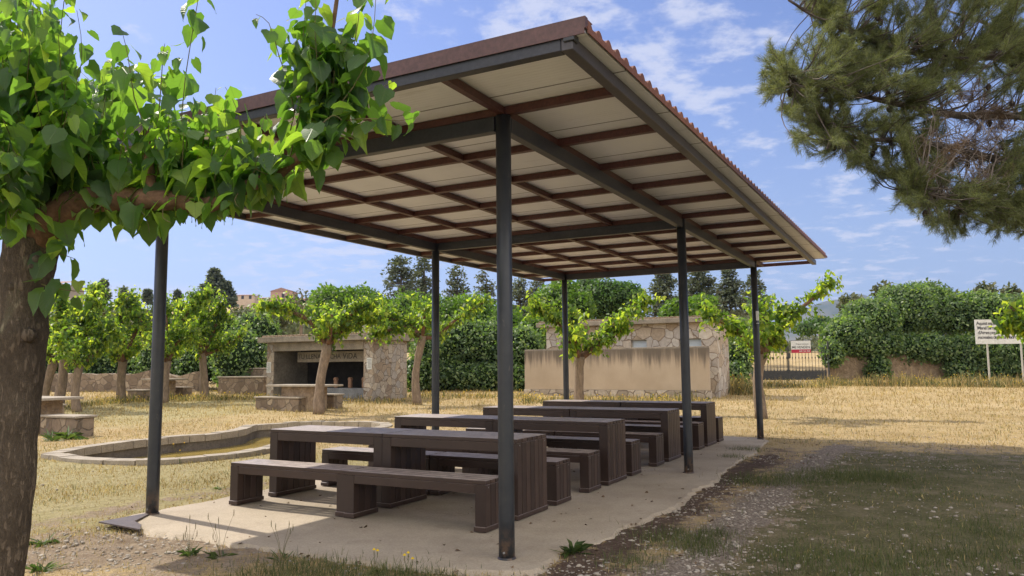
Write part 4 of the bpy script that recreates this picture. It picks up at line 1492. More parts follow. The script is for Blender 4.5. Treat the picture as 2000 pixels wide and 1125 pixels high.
def tree_parts(root, base, trunk, limbs, shoots, leafargs, tmpl, barkm, branchm, leafm, seg=12, namp=.12, nfreq=6, twig_r=.006, step=4):
    """trunk, limbs: (points, radii) in world; everything is stored relative to base"""
    b = np.asarray(base)
    tm = MB()
    pts, rad = trunk
    sp = smooth_path([np.asarray(p) - b for p in pts], step)
    rr = np.interp(np.linspace(0, 1, len(sp)), np.linspace(0, 1, len(rad)), rad)
    tm.tube(sp, list(rr), seg, namp, nfreq)
    tm.build('trunk', barkm, root, True)
    for pts, rad in limbs:
        sp = smooth_path([np.asarray(p) - b for p in pts], step)
        rr = np.interp(np.linspace(0, 1, len(sp)), np.linspace(0, 1, len(rad)), rad)
        MB().tube(sp, list(rr), seg, namp * 1.2, nfreq * 1.5).build('branch', branchm, root, True)
    tw = MB()
    for pts in shoots:
        q = smooth_path([np.asarray(p) - b for p in pts], 2)
        tw.tube(q, list(np.linspace(twig_r, twig_r * .35, len(q))), 5, cap=False)
    tw.build('twigs', M['twig'], root, True)
    P, T, N, S = leaves_on([[np.asarray(p) - b for p in s] for s in shoots], *leafargs)
    leafset('foliage', P, T, N, S, tmpl, leafm, root, tmpl is HEART)


def mulberry(px_trunk, Y, limbs_px, label, rb=.12, nsh=26, lmax=.62, spread=.85, leafsize=.155, spacing=.046):
    base = at(*px_trunk[0], Y); base[2] = float(gz(Y)) - .05
    root = empty('mulberry_tree', base, 0, label, 'tree', 'pollarded mulberries around the field')
    tp = [base] + [at(x, y, Y) for x, y in px_trunk[1:]]
    limbs = []; spine = []
    for li, lp in enumerate(limbs_px):
        dy = random.uniform(-.5, .5)
        pts = [tp[-1] - np.array([0, 0, .08])] + [at(x, y, Y + dy * (k + 1) / len(lp)) for k, (x, y) in enumerate(lp)]
        limbs.append((pts, [rb * .62, rb * .5, rb * .4, rb * .22]))
        sp = smooth_path(pts, 5)
        spine += sp[3:]
        spine += sp[-6:]
    # one limb towards and one away from the viewer give the crown its depth
    for sgn in (-1, 1):
        p0 = tp[-1]
        pts = [p0 - np.array([0, 0, .06]), p0 + np.array([random.uniform(-.2, .2), sgn * .5, .35]), p0 + np.array([random.uniform(-.4, .4), sgn * 1.2, .75])]
        limbs.append((pts, [rb * .55, rb * .4, rb * .22]))
        spine += smooth_path(pts, 5)[4:]
    sh_ = grow_shoots(spine, int(nsh * 1.75) * len(limbs), .22, lmax, .75, spread, .3)
    tree_parts(root, base, (tp, [rb * 1.25, rb, rb * .92, rb * 1.1]), limbs, sh_, (spacing, leafsize, .7, .04), SMALLHEART, M['bark_far'], M['branch'], M['mulbfar'], 10, .14, 5)
    return root


mulberry([(622, 806), (626, 745), (640, 672)], 22.0, [[(605, 628), (560, 606), (515, 597)], [(665, 635), (690, 610), (730, 592)], [(640, 640), (632, 610)], [(672, 640), (705, 628), (745, 622)]],
         'spreading mulberry whose trunk stands in front of the barbecue house', .135, 24)
mulberry([(815, 792), (812, 730), (826, 655)], 25.0, [[(795, 632), (755, 620), (715, 600)], [(855, 655), (890, 625), (945, 590)], [(825, 625), (815, 600)], [(790, 640), (760, 645), (735, 648)]],
         'mulberry right of the barbecue house, left of the middle-left shelter post', .125, 24)
mulberry([(1130, 790), (1131, 740), (1132, 697)], 21.0, [[(1110, 660), (1088, 625), (1048, 600)], [(1165, 668), (1205, 630), (1270, 590)], [(1120, 650), (1115, 610)], [(1180, 665), (1215, 645)]],
         'mulberry in front of the streaked rendered wall with one thick right-hand limb', .13, 21)
mulberry([(1486, 800), (1480, 740), (1488, 690)], 19.5, [[(1450, 655), (1425, 635), (1380, 618)], [(1515, 650), (1555, 610), (1622, 556)], [(1498, 640), (1480, 600)], [(1525, 645), (1530, 615)]],
         'mulberry behind the far right shelter post, its longest limb pointing right', .13, 21)
mulberry([(80, 802), (92, 750), (105, 705)], 26.0, [[(85, 650), (95, 600)], [(130, 660), (150, 605)]], 'leftmost thin mulberry just right of the big trunk', .14, 28, .75)
mulberry([(112, 808), (122, 740), (128, 690)], 24.5, [[(115, 640), (118, 590)], [(150, 640), (185, 590)], [(165, 655), (210, 640)]], 'second mulberry right of the big trunk, leaning, forked in two', .15, 28, .72)
mulberry([(150, 811), (147, 760), (155, 715)], 23.5, [[(140, 680), (125, 640)], [(175, 700), (200, 670), (220, 640)]], 'shorter straight mulberry, third right of the big trunk', .12, 26, .72)
mulberry([(237, 790), (236, 745), (240, 705)], 27.5, [[(222, 690), (195, 650), (170, 615)], [(250, 680), (270, 630), (262, 585)], [(215, 660), (195, 590), (186, 560)], [(240, 650), (232, 590)]], 'forked mulberry midway between the big trunk and the left shelter post', .15, 27, .72)
mulberry([(318, 790), (322, 740), (326, 705)], 27.0, [[(290, 650), (262, 610), (245, 585)], [(350, 640), (375, 600), (405, 580)], [(325, 640), (320, 590)], [(345, 670), (372, 650)]], 'mulberry standing right behind the left shelter post', .15, 28, .72)
mulberry([(400, 780), (398, 730), (395, 690)], 29.0, [[(375, 650), (355, 600)], [(420, 640), (435, 590)], [(430, 680), (470, 655)], [(400, 640), (395, 590)]], 'mulberry between the left shelter post and the low stone tiers', .14, 26, .72)
mulberry([(2062, 800), (2058, 740), (2050, 690)], 17.0, [[(2010, 650), (1975, 600)], [(2040, 640), (2010, 580)], [(2090, 640), (2120, 590)], [(1998, 640), (1965, 640)]], 'mulberry at the right edge, its leaves covering part of the white sign', .12, 22, .42)


# the large mulberry in the left foreground --------------------------------------
def px3(pts):
    return [at(x, y, Y) for x, y, Y in pts]


base = np.array([-3.02, 4.62, -.05])
big = empty('mulberry_tree', base, 0, 'big mulberry in the left foreground with knotted trunk and hanging heart-shaped leaves', 'tree')
trunk = ([base, at(28, 1000, 4.6), at(36, 880, 4.6), at(40, 760, 4.6), at(43, 650, 4.6), at(45, 590, 4.6), at(52, 520, 4.6), at(62, 468, 4.6)],
         [.104, .092, .098, .115, .142, .128, .150, .150])
limbs = [
    (px3([(70, 470, 4.6), (115, 420, 4.55), (165, 392, 4.5), (250, 388, 4.45), (340, 392, 4.4), (400, 402, 4.4), (450, 380, 4.4), (500, 358, 4.4), (540, 342, 4.4)]), [.125, .100, .088, .072, .056, .05, .045, .04, .034]),
    (px3([(540, 342, 4.4), (590, 300, 4.35), (628, 258, 4.3), (645, 200, 4.3), (640, 120, 4.3), (655, 20, 4.3), (668, -80, 4.3)]), [.034, .03, .027, .022, .016, .012, .008]),
    (px3([(60, 480, 4.6), (30, 430, 4.7), (-20, 380, 4.8), (-120, 310, 4.9), (-220, 260, 5.0)]), [.12, .10, .08, .06, .04]),
    (px3([(60, 475, 4.6), (75, 420, 4.9), (110, 340, 5.3), (170, 270, 5.7), (220, 220, 6.0)]), [.10, .075, .06, .045, .03]),
    (px3([(40, 475, 4.6), (20, 400, 4.3), (-5, 300, 4.0), (-30, 180, 3.8)]), [.08, .055, .040, .025]),
    (px3([(300, 392, 4.42), (292, 330, 4.4), (285, 250, 4.4)]), [.035, .028, .016]),
]
S_ = [  # long leafy shoots, their tips drawn from the photo
    [(370, 395, 4.4), (352, 300, 4.4), (362, 150, 4.4), (385, 10, 4.4), (392, -60, 4.4)],
    [(285, 250, 4.4), (262, 190, 4.4), (250, 110, 4.4), (238, 60, 4.4)],
    [(300, 300, 4.4), (312, 200, 4.4), (318, 110, 4.4), (322, 85, 4.4)],
    [(110, 430, 4.6), (100, 250, 4.6), (118, 60, 4.6), (135, -70, 4.6)],
    [(80, 400, 4.7), (120, 250, 4.7), (160, 120, 4.7), (150, 20, 4.7)],
    [(60, 400, 4.4), (40, 200, 4.3), (45, 50, 4.3), (60, -80, 4.3)],
    [(20, 400, 4.3), (10, 250, 4.2), (5, 100, 4.2), (0, -60, 4.2)],
    [(400, 400, 4.4), (405, 330, 4.4), (430, 250, 4.4), (445, 195, 4.4)],
    [(450, 380, 4.4), (470, 300, 4.4), (465, 220, 4.4), (440, 170, 4.4)],
    [(540, 342, 4.4), (575, 220, 4.35), (545, 110, 4.3), (525, 45, 4.3), (500, 28, 4.3)],
    [(560, 330, 4.35), (585, 220, 4.3), (590, 100, 4.3), (600, -30, 4.3)],
    [(600, 300, 4.3), (620, 160, 4.2), (615, 60, 4.2), (620, -60, 4.2)],
    [(645, 200, 4.3), (680, 130, 4.3), (700, 40, 4.3), (705, -60, 4.3)],
    [(640, 230, 4.3), (690, 170, 4.2), (725, 90, 4.2), (735, -20, 4.2)],
    [(628, 258, 4.3), (680, 235, 4.25), (730, 232, 4.2), (780, 236, 4.2), (815, 228, 4.2)],
    [(645, 220, 4.3), (690, 195, 4.3), (735, 175, 4.3), (772, 158, 4.3)],
    [(590, 300, 4.3), (620, 285, 4.3), (650, 270, 4.25), (690, 268, 4.2)],
    [(600, 290, 4.2), (622, 250, 4.1), (650, 225, 4.1), (668, 235, 4.1)],
    [(240, 395, 4.4), (255, 430, 4.35), (250, 455, 4.35)],
    [(260, 395, 4.4), (285, 425, 4.35), (292, 455, 4.35)],
    [(320, 398, 4.4), (318, 425, 4.3), (335, 435, 4.3)],
    [(355, 400, 4.4), (372, 395, 4.3), (384, 400, 4.3)],
    [(400, 402, 4.4), (430, 400, 4.3), (450, 415, 4.3)],
    [(470, 370, 4.4), (458, 390, 4.3), (466, 405, 4.3)],
    [(170, 400, 4.4), (185, 410, 4.3), (200, 400, 4.3)],
    [(88, 490, 4.5), (115, 495, 4.45), (145, 505, 4.4)],
    [(82, 555, 4.5), (105, 562, 4.4), (140, 568, 4.4), (180, 570, 4.35)],
    [(115, 440, 4.5), (130, 460, 4.4), (132, 470, 4.4)],
    [(30, 400, 4.4), (15, 420, 4.2), (5, 450, 4.1)],
    [(540, 342, 4.4), (520, 340, 4.3), (500, 330, 4.2)],
    [(560, 325, 4.4), (590, 335, 4.3), (600, 330, 4.2)],
]
shoots = [px3(s) for s in S_]
# fill: many shoots from the limb, all leaning up, inside the dense part of the crown
spine = []
for lp, rr in limbs[:1]:
    spine += smooth_path(lp, 6)[6:]
for i in range(64):
    x0 = random.uniform(120, 530)
    y0 = np.interp(x0, [80, 160, 340, 400, 530], [430, 395, 392, 400, 345])
    top = np.interp(x0, [80, 160, 250, 330, 380, 430, 470, 530], [60, 110, 170, 170, 150, 230, 230, 180]) + random.uniform(0, 120)
    Y0 = random.uniform(4.15, 5.2)
    x1 = x0 + random.uniform(-50, 50)
    shoots.append(px3([(x0, y0 + 5, 4.5), ((x0 + x1) / 2 + random.uniform(-20, 20), (y0 * .55 + top * .45), (4.5 + Y0) / 2), (x1, top, Y0)]))
for i in range(56):
    x0 = random.uniform(-60, 140)
    y0 = random.uniform(300, 390)
    top = random.uniform(-40, 300)
    Y0 = random.uniform(3.7, 5.2)
    x1 = x0 + random.uniform(-60, 50)
    shoots.append(px3([(x0, y0, 4.6), ((x0 + x1) / 2, y0 * .5 + top * .5, (4.6 + Y0) / 2), (x1, top, Y0)]))
for i in range(16):
    x0 = random.uniform(-40, 50); y0 = random.uniform(250, 430)
    shoots.append(px3([(x0 + 10, y0, 4.15), (x0, y0 - 20, 3.95), (x0 + random.uniform(-30, 30), y0 + random.uniform(-70, 40), 3.85)]))
for i in range(26):
    x0 = random.uniform(-400, -60)
    y0 = random.uniform(280, 420); Y0 = random.uniform(4.2, 5.6)
    shoots.append(px3([(x0, y0, 4.8), (x0 + random.uniform(-40, 40), y0 - 150, Y0), (x0 + random.uniform(-60, 60), y0 - random.uniform(200, 420), Y0)]))
for i in range(26):
    x0 = random.uniform(560, 705); y0 = random.uniform(90, 300)
    x0 = min(x0, 700)
    Y0 = random.uniform(4.1, 4.6)
    shoots.append(px3([(640, y0 + 20, 4.3), ((640 + x0) / 2, y0, 4.3), (x0, y0 - random.uniform(10, 90), Y0)]))
for i in range(22):
    t = random.uniform(0, 1)
    p = [(110, 340, 5.3), (170, 270, 5.7), (220, 220, 6.0)][random.randrange(3)]
    shoots.append(px3([p, (p[0] + random.uniform(-60, 80), p[1] - random.uniform(20, 90), p[2]), (p[0] + random.uniform(-90, 120), p[1] - random.uniform(20, 130), p[2] + random.uniform(-.4, .4))]))
tree_parts(big, base, trunk, limbs, shoots, (.047, .145, .85, .045), HEART, M['bark'], M['branch'], M['mulb'], 28, .10, 5, .0045, 8)
# knots and scars on the trunk
for (x, y, r) in ((52, 655, .035), (70, 505, .02), (20, 560, .018), (60, 520, .014)):
    c = at(x, y, 4.46) - base
    kn = MB()
    for q in range(3):
        rr = r * (1 - q * .28)
        kn.tube([c + np.array([0, .03, 0]), c + np.array([0, -.006 + q * .004, 0])], [rr * 1.3, rr], 14, .2, 20)
    kn.build('knot', M['bark'], big, True)

# ------------------------------------------------------------------ pine at the right
pbase = np.array([7.6, 9.5, -.05])
pine = empty('pine_tree', pbase, 0, 'large pine reaching in from the upper right with cones and grey dead twigs', 'tree')
PT = [pbase, pbase + [.05, 0, 2.5], pbase + [-.1, .1, 5.5], pbase + [.1, 0, 9.0]]
mb = MB(); mb.tube(smooth_path([p - pbase for p in PT], 6), list(np.linspace(.24, .08, 19)), 18, .12, 5)
mb.build('trunk', M['pinebark'], pine, True)
limbs_px = [
    [(2160, 140, 9.4), (2000, 110, 9.0), (1850, 112, 8.6), (1720, 85, 8.3), (1600, 35, 8.0), (1540, 0, 7.8)],
    [(2160, 280, 9.4), (2010, 230, 9.0), (1870, 225, 8.6), (1740, 200, 8.3), (1640, 175, 8.1), (1540, 150, 7.9)],
    [(2160, 380, 9.4), (2020, 330, 9.0), (1900, 300, 8.8), (1780, 275, 8.5), (1690, 272, 8.4), (1610, 250, 8.2)],
    [(2160, 480, 9.4), (2040, 410, 8.8), (1930, 390, 8.4), (1840, 385, 8.2), (1790, 370, 8.0)],
    [(2160, -60, 9.4), (2000, -60, 9.0), (1850, -40, 8.8), (1720, -30, 8.6), (1620, -60, 8.4)],
    [(2160, 180, 9.4), (2300, 130, 9.2), (2420, 100, 9.0), (2520, 110, 8.9)],
    [(2160, -80, 9.4), (2300, -110, 9.6), (2480, -80, 9.8)],
    [(2160, 340, 9.4), (2290, 320, 9.8), (2430, 330, 10.1)],
    [(2160, 200, 9.4), (2050, 160, 10.2), (1950, 60, 10.8), (1850, 20, 11.2)],
]
lmb = []
allp = []
for lp in limbs_px:
    q = smooth_path(px3(lp), 5)
    lmb.append(q); allp += q[2:]
for q in lmb:
    b_ = MB(); b_.tube([p - pbase for p in q], list(np.linspace(.062, .012, len(q))), 8, .2, 8); b_.build('branch', M['pinebark'], pine, True)
allp = np.array(allp)
poly = np.array([(1600, -60), (1545, 0), (1580, 40), (1605, 75), (1625, 92), (1560, 110), (1500, 85), (1488, 150), (1488, 180), (1530, 215), (1545, 262), (1560, 300), (1640, 325), (1700, 345), (1745, 375),
                 (1738, 392), (1790, 440), (1850, 458), (1925, 478), (1960, 462), (2020, 458), (2400, 450), (2550, 300), (2560, 0), (2450, -260), (1620, -260)])
tw = MB(); dtw = MB()
NP = []; NT = []; NL = []; DP = []; DT = []; DL = []


def tufts(pts, dead=False, rate=1.0):
    q = np.array(smooth_path(pts, 4))
    n = len(q)
    for i in range(n // 3, n):
        ax = q[min(i + 1, n - 1)] - q[max(i - 1, 0)]
        ax = ax / (np.linalg.norm(ax) + 1e-9)
        k = int(30 * rate)
        d = norm(ax * .75 + rng.normal(0, .5, (k, 3)))
        p = q[i] + rng.normal(0, .012, (k, 3))
        (DP if dead else NP).append(p); (DT if dead else NT).append(d); (DL if dead else NL).append(rng.uniform(.04, .08, k))


cnt = 0
while cnt < 1750:
    x = random.uniform(1480, 2560); y = random.uniform(-260, 485)
    if x > 2030 and random.random() < .6: continue
    if y < -20 and random.random() < .6: continue
    if not inside(poly, np.array([x]), np.array([y]))[0]: continue
    if mnoise.noise(Vector((x / 55, y / 55, 0))) < -.20: continue
    dead = ((x - 1905) / 95) ** 2 + ((y - 255) / 105) ** 2 < random.uniform(.5, 1.3)
    Yd = float(np.interp(x, [1480, 1700, 1900, 2200], [7.9, 8.3, 8.6, 9.2])) + random.gauss(0, .55)
    tip = at(x, y, Yd)
    dd = np.linalg.norm((allp - tip) + np.array([0, 0, .15]), axis=1)
    j = int(np.argmin(dd + rng.uniform(0, .25, len(dd))))
    root_ = allp[j]
    v_ = tip - root_
    L = np.linalg.norm(v_)
    if L > 1.3: root_ = tip - v_ / L * 1.0; L = 1.0
    midp = (root_ + tip) / 2 + rng.normal(0, .06 * L + .01, 3) + np.array([0, 0, -.06 * L])
    pts = [root_, midp, tip]
    (dtw if dead else tw).tube([p - pbase for p in smooth_path(pts, 3)], list(np.linspace(.010, .003, 7)), 4, cap=False)
    if not dead or random.random() < .55:
        L2 = min(.38, L)
        e0 = tip - (tip - midp) / np.linalg.norm(tip - midp) * L2
        tufts([e0, (e0 + tip) / 2 + rng.normal(0, .015, 3), tip], dead, .7 if dead else 1.0)
        for _ in range(2 if not dead else 1):
            s0 = e0 + (tip - e0) * random.uniform(0, .6)
            s1 = s0 + norm(((tip - e0) * 1.5 / L2 + rng.normal(0, .7, 3))[None])[0] * random.uniform(.12, .25)
            (dtw if dead else tw).tube([s0 - pbase, s1 - pbase], [.004, .002], 4, cap=False)
            tufts([s0, (s0 + s1) / 2, s1], dead, .6)
    if dead:
        for _ in range(5):
            s0 = root_ + (tip - root_) * random.uniform(.2, 1)
            d1 = s0 + rng.normal(0, .14, 3)
            d2 = d1 + rng.normal(0, .10, 3)
            dtw.tube([s0 - pbase, d1 - pbase, d2 - pbase], [.005, .003, .0015], 4, cap=False)
    if random.random() < .075:
        c = (e0 if not dead else midp) - pbase + rng.normal(0, .03, 3) - np.array([0, 0, .03])
        cn = MB(); cn.tube([c + [0, 0, .04], c + [0, 0, .02], c, c - [0, 0, .03], c - [0, 0, .045]], [.008, .026, .032, .022, .004], 8, .3, 60)
        cn.build('cone', M['cone'], pine)
    cnt += 1
tw.build('twigs', M['pinebark'], pine)
dtw.build('dead_twigs', mottled('bleached dead twig', [(.3, (.14, .11, .09)), (.7, (.33, .28, .24))], 8, .9, .2, .004), pine)


def needles(name, P, T, L, mat, w=.0017):
    P = np.concatenate(P) - pbase; T = np.concatenate(T); L = np.concatenate(L)[:, None]
    s = norm(np.cross(T, rdir(len(T)))) * w
    V = np.stack([P - s, P + s, P + T * L + s * .4, P + T * L - s * .4], 1).reshape(-1, 3)
    F = np.arange(len(V)).reshape(-1, 4)
    fastmesh(name, V, F, mat, pine)


needles('needles', NP, NT, NL, M['needle'])
needles('dead_needles', DP, DT, DL, M['deadneedle'])

# ------------------------------------------------------------------ gate, signs
gl, gr = at(1466, 740, 37.5), at(1616, 740, 37.2)
gzl = float(gz(37.4))
gt = empty('iron_gate', (gl[0], gl[1], gzl), math.atan2(gr[1] - gl[1], gr[0] - gl[0]), 'iron bar gate with dark solid lower panel and a for-sale sign, before a sunny field', 'gate')
GL = float(np.hypot(*(gr - gl)[:2]))
for s0, s1 in ((.02, GL / 2 - .02), (GL / 2 + .02, GL - .02)):
    lf = empty('gate_leaf'); lf.parent = gt
    MB().box(s0, s1, -.02, .02, .05, .46, .004).build('lower_panel', M['gate'], lf)
    br = MB()
    nb_ = 12
    for k in range(nb_):
        x = s0 + .04 + (s1 - s0 - .08) * k / (nb_ - 1)
        hh = 1.55 + .12 * math.sin(math.pi * (x / GL))
        br.tube([(x, 0, .46), (x, 0, hh), (x, 0, hh + .14)], [.011, .011, .001], 6)
        for z in (.50, 1.12):
            br.tube([(x, 0, z - .07), (x, 0, z), (x, 0, z + .07)], [.011, .030, .011], 6)
    br.box(s0, s1, -.012, .012, .462, .50)
    tag(br.build('bars', M['gate'], lf))
    MB().box(s0, s1, -.012, .012, 1.36, 1.39).build('rail', M['gate'], lf)
MB().box(GL / 2 - .03, GL / 2 + .03, -.03, .03, .0, 1.8, .005).build('middle_post', M['gate'], gt)
MB().box(GL / 2 - .02, GL / 2 + .12, -.06, -.032, 1.1, 1.35, .01).build('lock_box', M['gate'], gt)
for x in (-.12, GL + .06):
    MB().box(x - .0, x + .06, -.05, .05, -.2, 1.9, .005).build('gate_post', M['gate'], gt)
xs0 = GL * .545
fsn = empty('sale_sign', (0, 0, 0), 0, 'small white and crimson sale sign fixed to the bars of the iron gate', 'sign')
fsn.location = gt.matrix_world @ Vector((0, 0, 0))
fsn.location = (gl[0] + (gr - gl)[0] * .545, gl[1] + (gr - gl)[1] * .545, gzl)
fsn.rotation_euler = gt.rotation_euler
MB().box(0, .92, -.065, -.045, 1.35, 1.94).build('board', M['white'], fsn)
MB().box(0, .92, -.070, -.066, 1.35, 1.52).build('red_band', M['redband'], fsn)
MB().box(-.01, .93, -.068, -.045, 1.941, 1.96).build('top_edge', M['inkgrey'], fsn)
text_mesh('lettering', 'ME VENDEN', .155, M['inkgrey'], fsn, facing((.46, -.0665, 1.62), (1, 0, 0), (0, -1, 0)), .002, 'CENTER')
text_mesh('lettering', 'Finques rústiques', .085, M['inkgrey'], fsn, facing((.52, -.0665, 1.78), (1, 0, 0), (0, -1, 0)), .001, 'CENTER')
text_mesh('phone_number', '650 123 450', .10, M['white'], fsn, facing((.62, -.0715, 1.435), (1, 0, 0), (0, -1, 0)), .001, 'CENTER')

YS = 33.6
s0 = at(1908, 700, YS); s1 = at(2012, 700, YS)
SW = s1[0] - s0[0]
zb, zt = at(1930, 672, YS)[2], at(1930, 624, YS)[2]
sg = empty('notice_board', (s0[0], YS, float(gz(YS))), R(-2), 'white notice board with dark lettering on two thin poles before the ivy hedge', 'sign')
g0 = float(gz(YS))
MB().box(0, SW, -.02, .01, zb - g0, zt - g0, .004).build('board', M['white'], sg)
MB().box(.0, SW, -.024, -.0205, zt - g0 - .014, zt - g0 - .002).build('board_rim', M['metalwhite'], sg)
for x in (.50, SW - .38):
    MB().box(x - .035, x + .035, .012, .055, -.2, zt - g0 - .05, .004).build('pole', M['metalwhite'], sg)
lines = ['Aquest espai ha estat cedit', 'Manel Samper Gracia a', "d'Arnes per la construcció", 'recreativa de Santa Madrona']
hh = zt - zb
for k, tx in enumerate(lines):
    text_mesh('lettering', tx, .205, M['inkgrey'], sg, facing((.06 + (0, .03, .04, .03)[k], -.0215, zt - g0 - hh * (.16 + .19 * k)), (1, 0, 0), (0, -1, 0)), .003, space=.80)

# ------------------------------------------------------------------ far: hill village, woods, mountain
def far_house(x, ybase, Y, w, h, d, label, wallm, rz=0.0, gable=True, win=((.6, .45),)):
    p = at(x, ybase, Y)
    r = empty('house', p, rz, label, 'house', 'houses on the far hill')
    MB().box(0, w, 0, d, -6, h).build('wall', wallm, r)
    rf_ = MB()
    if gable:
        rf_.add([(-.3, -.3, h), (w + .3, -.3, h), (w / 2, -.3, h + w * .16), (-.3, d, h), (w + .3, d, h), (w / 2, d, h + w * .16)],
                [(0, 1, 2), (3, 5, 4), (0, 2, 5, 3), (1, 4, 5, 2), (0, 3, 4, 1)])
    else:
        rf_.add([(-.3, -.3, h), (w + .3, -.3, h), (w + .3, d, h + .8), (-.3, d, h + .8), (-.3, -.3, h - .15), (w + .3, -.3, h - .15)], [(0, 1, 2, 3), (4, 5, 1, 0)])
    rf_.build('roof', M['rooftile'], r)
    for (fx, fz) in win:
        MB().box(w * fx, w * fx + 1.1, -.05, -.01, h * fz, h * fz + 1.6).build('window', M['darkwin'], r)
    return r


far_house(528, 590, 300, 8.5, 4.3, 8, 'pink gabled house highest on the far hill', M['housepink'], win=((.52, .4), (.35, .0)))
far_house(505, 592, 305, 5, 2.0, 6, 'low tan house left of the pink gabled one', M['housetan'], gable=False, win=((.3, .2),))
far_house(566, 592, 300, 10, 1.6, 6, 'long low brownish house right of the pink gabled one', M['housepink'], gable=False, win=((.6, .1),))
far_house(460, 585, 320, 8, 1.8, 6, 'grey tan house at the left end of the village', M['housetan'], gable=False, win=((.3, .1), (.7, .1)))
far_house(74, 590, 90, 2.6, 2.2, 5, 'grey house half hidden behind the big left trunk', M['housetan'], gable=False, win=((.3, .3),))

# far woodland: too many crowns to count
P = []; N_ = []; S = []
pts = []
tries = 0
while len(pts) < 620 and tries < 20000:
    tries += 1
    Y = random.uniform(70, 420) if random.random() < .7 else random.uniform(60, 130)
    X = random.uniform(-.75 * Y - 10, .9 * Y + 10)
    h = float(gz(Y) + hillz(np.array(X), np.array(Y)))
    px = 1000 + FPX * X / Y
    if px > 1440 and px < 1640 and Y < 95: continue
    if X > 0 and px > 1500 and Y < 200 and random.random() < .9: continue
    if 430 < px < 640 and 270 < Y < 330: continue
    r_ = random.uniform(1.6, 3.2) * (1 + Y / 500)
    # keep crowns under the skyline of the photo
    ytop = 562.5 + FPX * math.tan(.1007) - FPX * (h + r_ * 1.7 - 1.45) / Y
    lim = 583 if px < 480 else (594 if px < 620 else 575)
    if px > 640: lim = 600
    if ytop < lim: continue
    pts.append((X, Y, h, r_))
blobs = [(np.array([X, Y, h + r_ * .8]), (r_, r_, r_ * .85)) for X, Y, h, r_ in pts]
for c, r in blobs:
    n = int(60 + 50 * r[0])
    d = rdir(n); d[:, 2] = np.abs(d[:, 2]) * .9 - .15
    lump = np.array([1 + .22 * mnoise.noise(Vector(q * 3 + c)) for q in d])[:, None]
    P.append(c + d * np.array(r) * lump); N_.append(norm(d + rng.normal(0, .5, (n, 3)))); S.append(np.full(n, .40 + r[0] * .13) * rng.uniform(.6, 1.3, n))
P = np.concatenate(P); N_ = np.concatenate(N_); S = np.concatenate(S)
wd_ = empty('woodland', (0, 0, 0)); bpy.data.objects.remove(wd_)
wo_ = leafset('woodland', P, rng.normal(0, 1, (len(P), 3)), N_, S, (DIAMOND[0] * np.array([1.6, 1, 1]), DIAMOND[1], None), M['olive'])
tag(wo_, 'far grey green woodland covering the slopes behind the field', 'woodland', kind='stuff')

mm = MB()
prof = [(1200, 640), (1500, 640), (1560, 612), (1585, 596), (1620, 587), (1648, 583), (1672, 577), (1690, 576), (1710, 585), (1760, 600), (1840, 615), (1950, 622), (2100, 628), (2400, 640)]
Ym = 3000
nm = 90
vs = []
for i in range(nm + 1):
    x = 1200 + 1200 * i / nm
    y = np.interp(x, [p[0] for p in prof], [p[1] for p in prof])
    top = at(x, y, Ym)
    top[2] += 10 * mnoise.noise(Vector((x * .03, 0, 0)))
    for k in range(7):
        f = k / 6
        vs.append((top[0] * (1 - .25 * (1 - f)), Ym - 900 * (1 - f) + 60 * mnoise.noise(Vector((x * .03, f * 3, 0))), 2 + (top[2] - 2) * f ** 1.4 + 14 * f * (1 - f) * mnoise.noise(Vector((x * .05, f * 5, 2)))))
    vs.append((top[0] * 1.1, Ym + 900, 2))
fs = [(i * 8 + k, (i + 1) * 8 + k, (i + 1) * 8 + k + 1, i * 8 + k + 1) for i in range(nm) for k in range(7)]
mm.add(vs, fs)
tag(mm.build('mountain', M['mountain'], None, True), kind='structure')

# ------------------------------------------------------------------ grass, weeds, stones
def blades(name, P, H, W, mat, lean=.45, label=None, cat='grass'):
    P = np.asarray(P); n = len(P)
    an = rng.uniform(0, 2 * math.pi, n)
    side = np.stack([np.cos(an), np.sin(an), np.zeros(n)], 1) * W[:, None] * .5
    la = rng.uniform(0, 2 * math.pi, n); lm = np.abs(rng.normal(0, lean, n))
    d = np.stack([np.cos(la) * lm, np.sin(la) * lm, np.ones(n)], 1)
    d = norm(d) * H[:, None]
    mid = P + d * .55
    tip = P + d + np.stack([np.cos(la), np.sin(la), -np.ones(n) * .4], 1) * (H * lm * .45)[:, None]
    V = np.stack([P - side, P + side, mid + side * .7, mid - side * .7, tip], 1)
    k = np.arange(n)[:, None] * 5
    F3 = np.concatenate([k + [0, 1, 2], k + [0, 2, 3], k + [3, 2, 4]])
    o = fastmesh(name, V.reshape(-1, 3), F3, mat)
    tag(o, label, cat, kind='stuff')
    return o


def scatter(n, y0, y1, xf=.78):
    Y = np.exp(rng.uniform(math.log(y0), math.log(y1), n))
    X = rng.uniform(-1, 1, n) * (xf * Y + .6)
    return X, Y


def ok_ground(X, Y):
    k = ~inside(pad_xy, X, Y) & ~inside(pond_out, X, Y)
    return k


def noise2(X, Y, s, o=0.0):
    return np.array([mnoise.noise(Vector((x * s, y * s, o))) for x, y in zip(X, Y)])


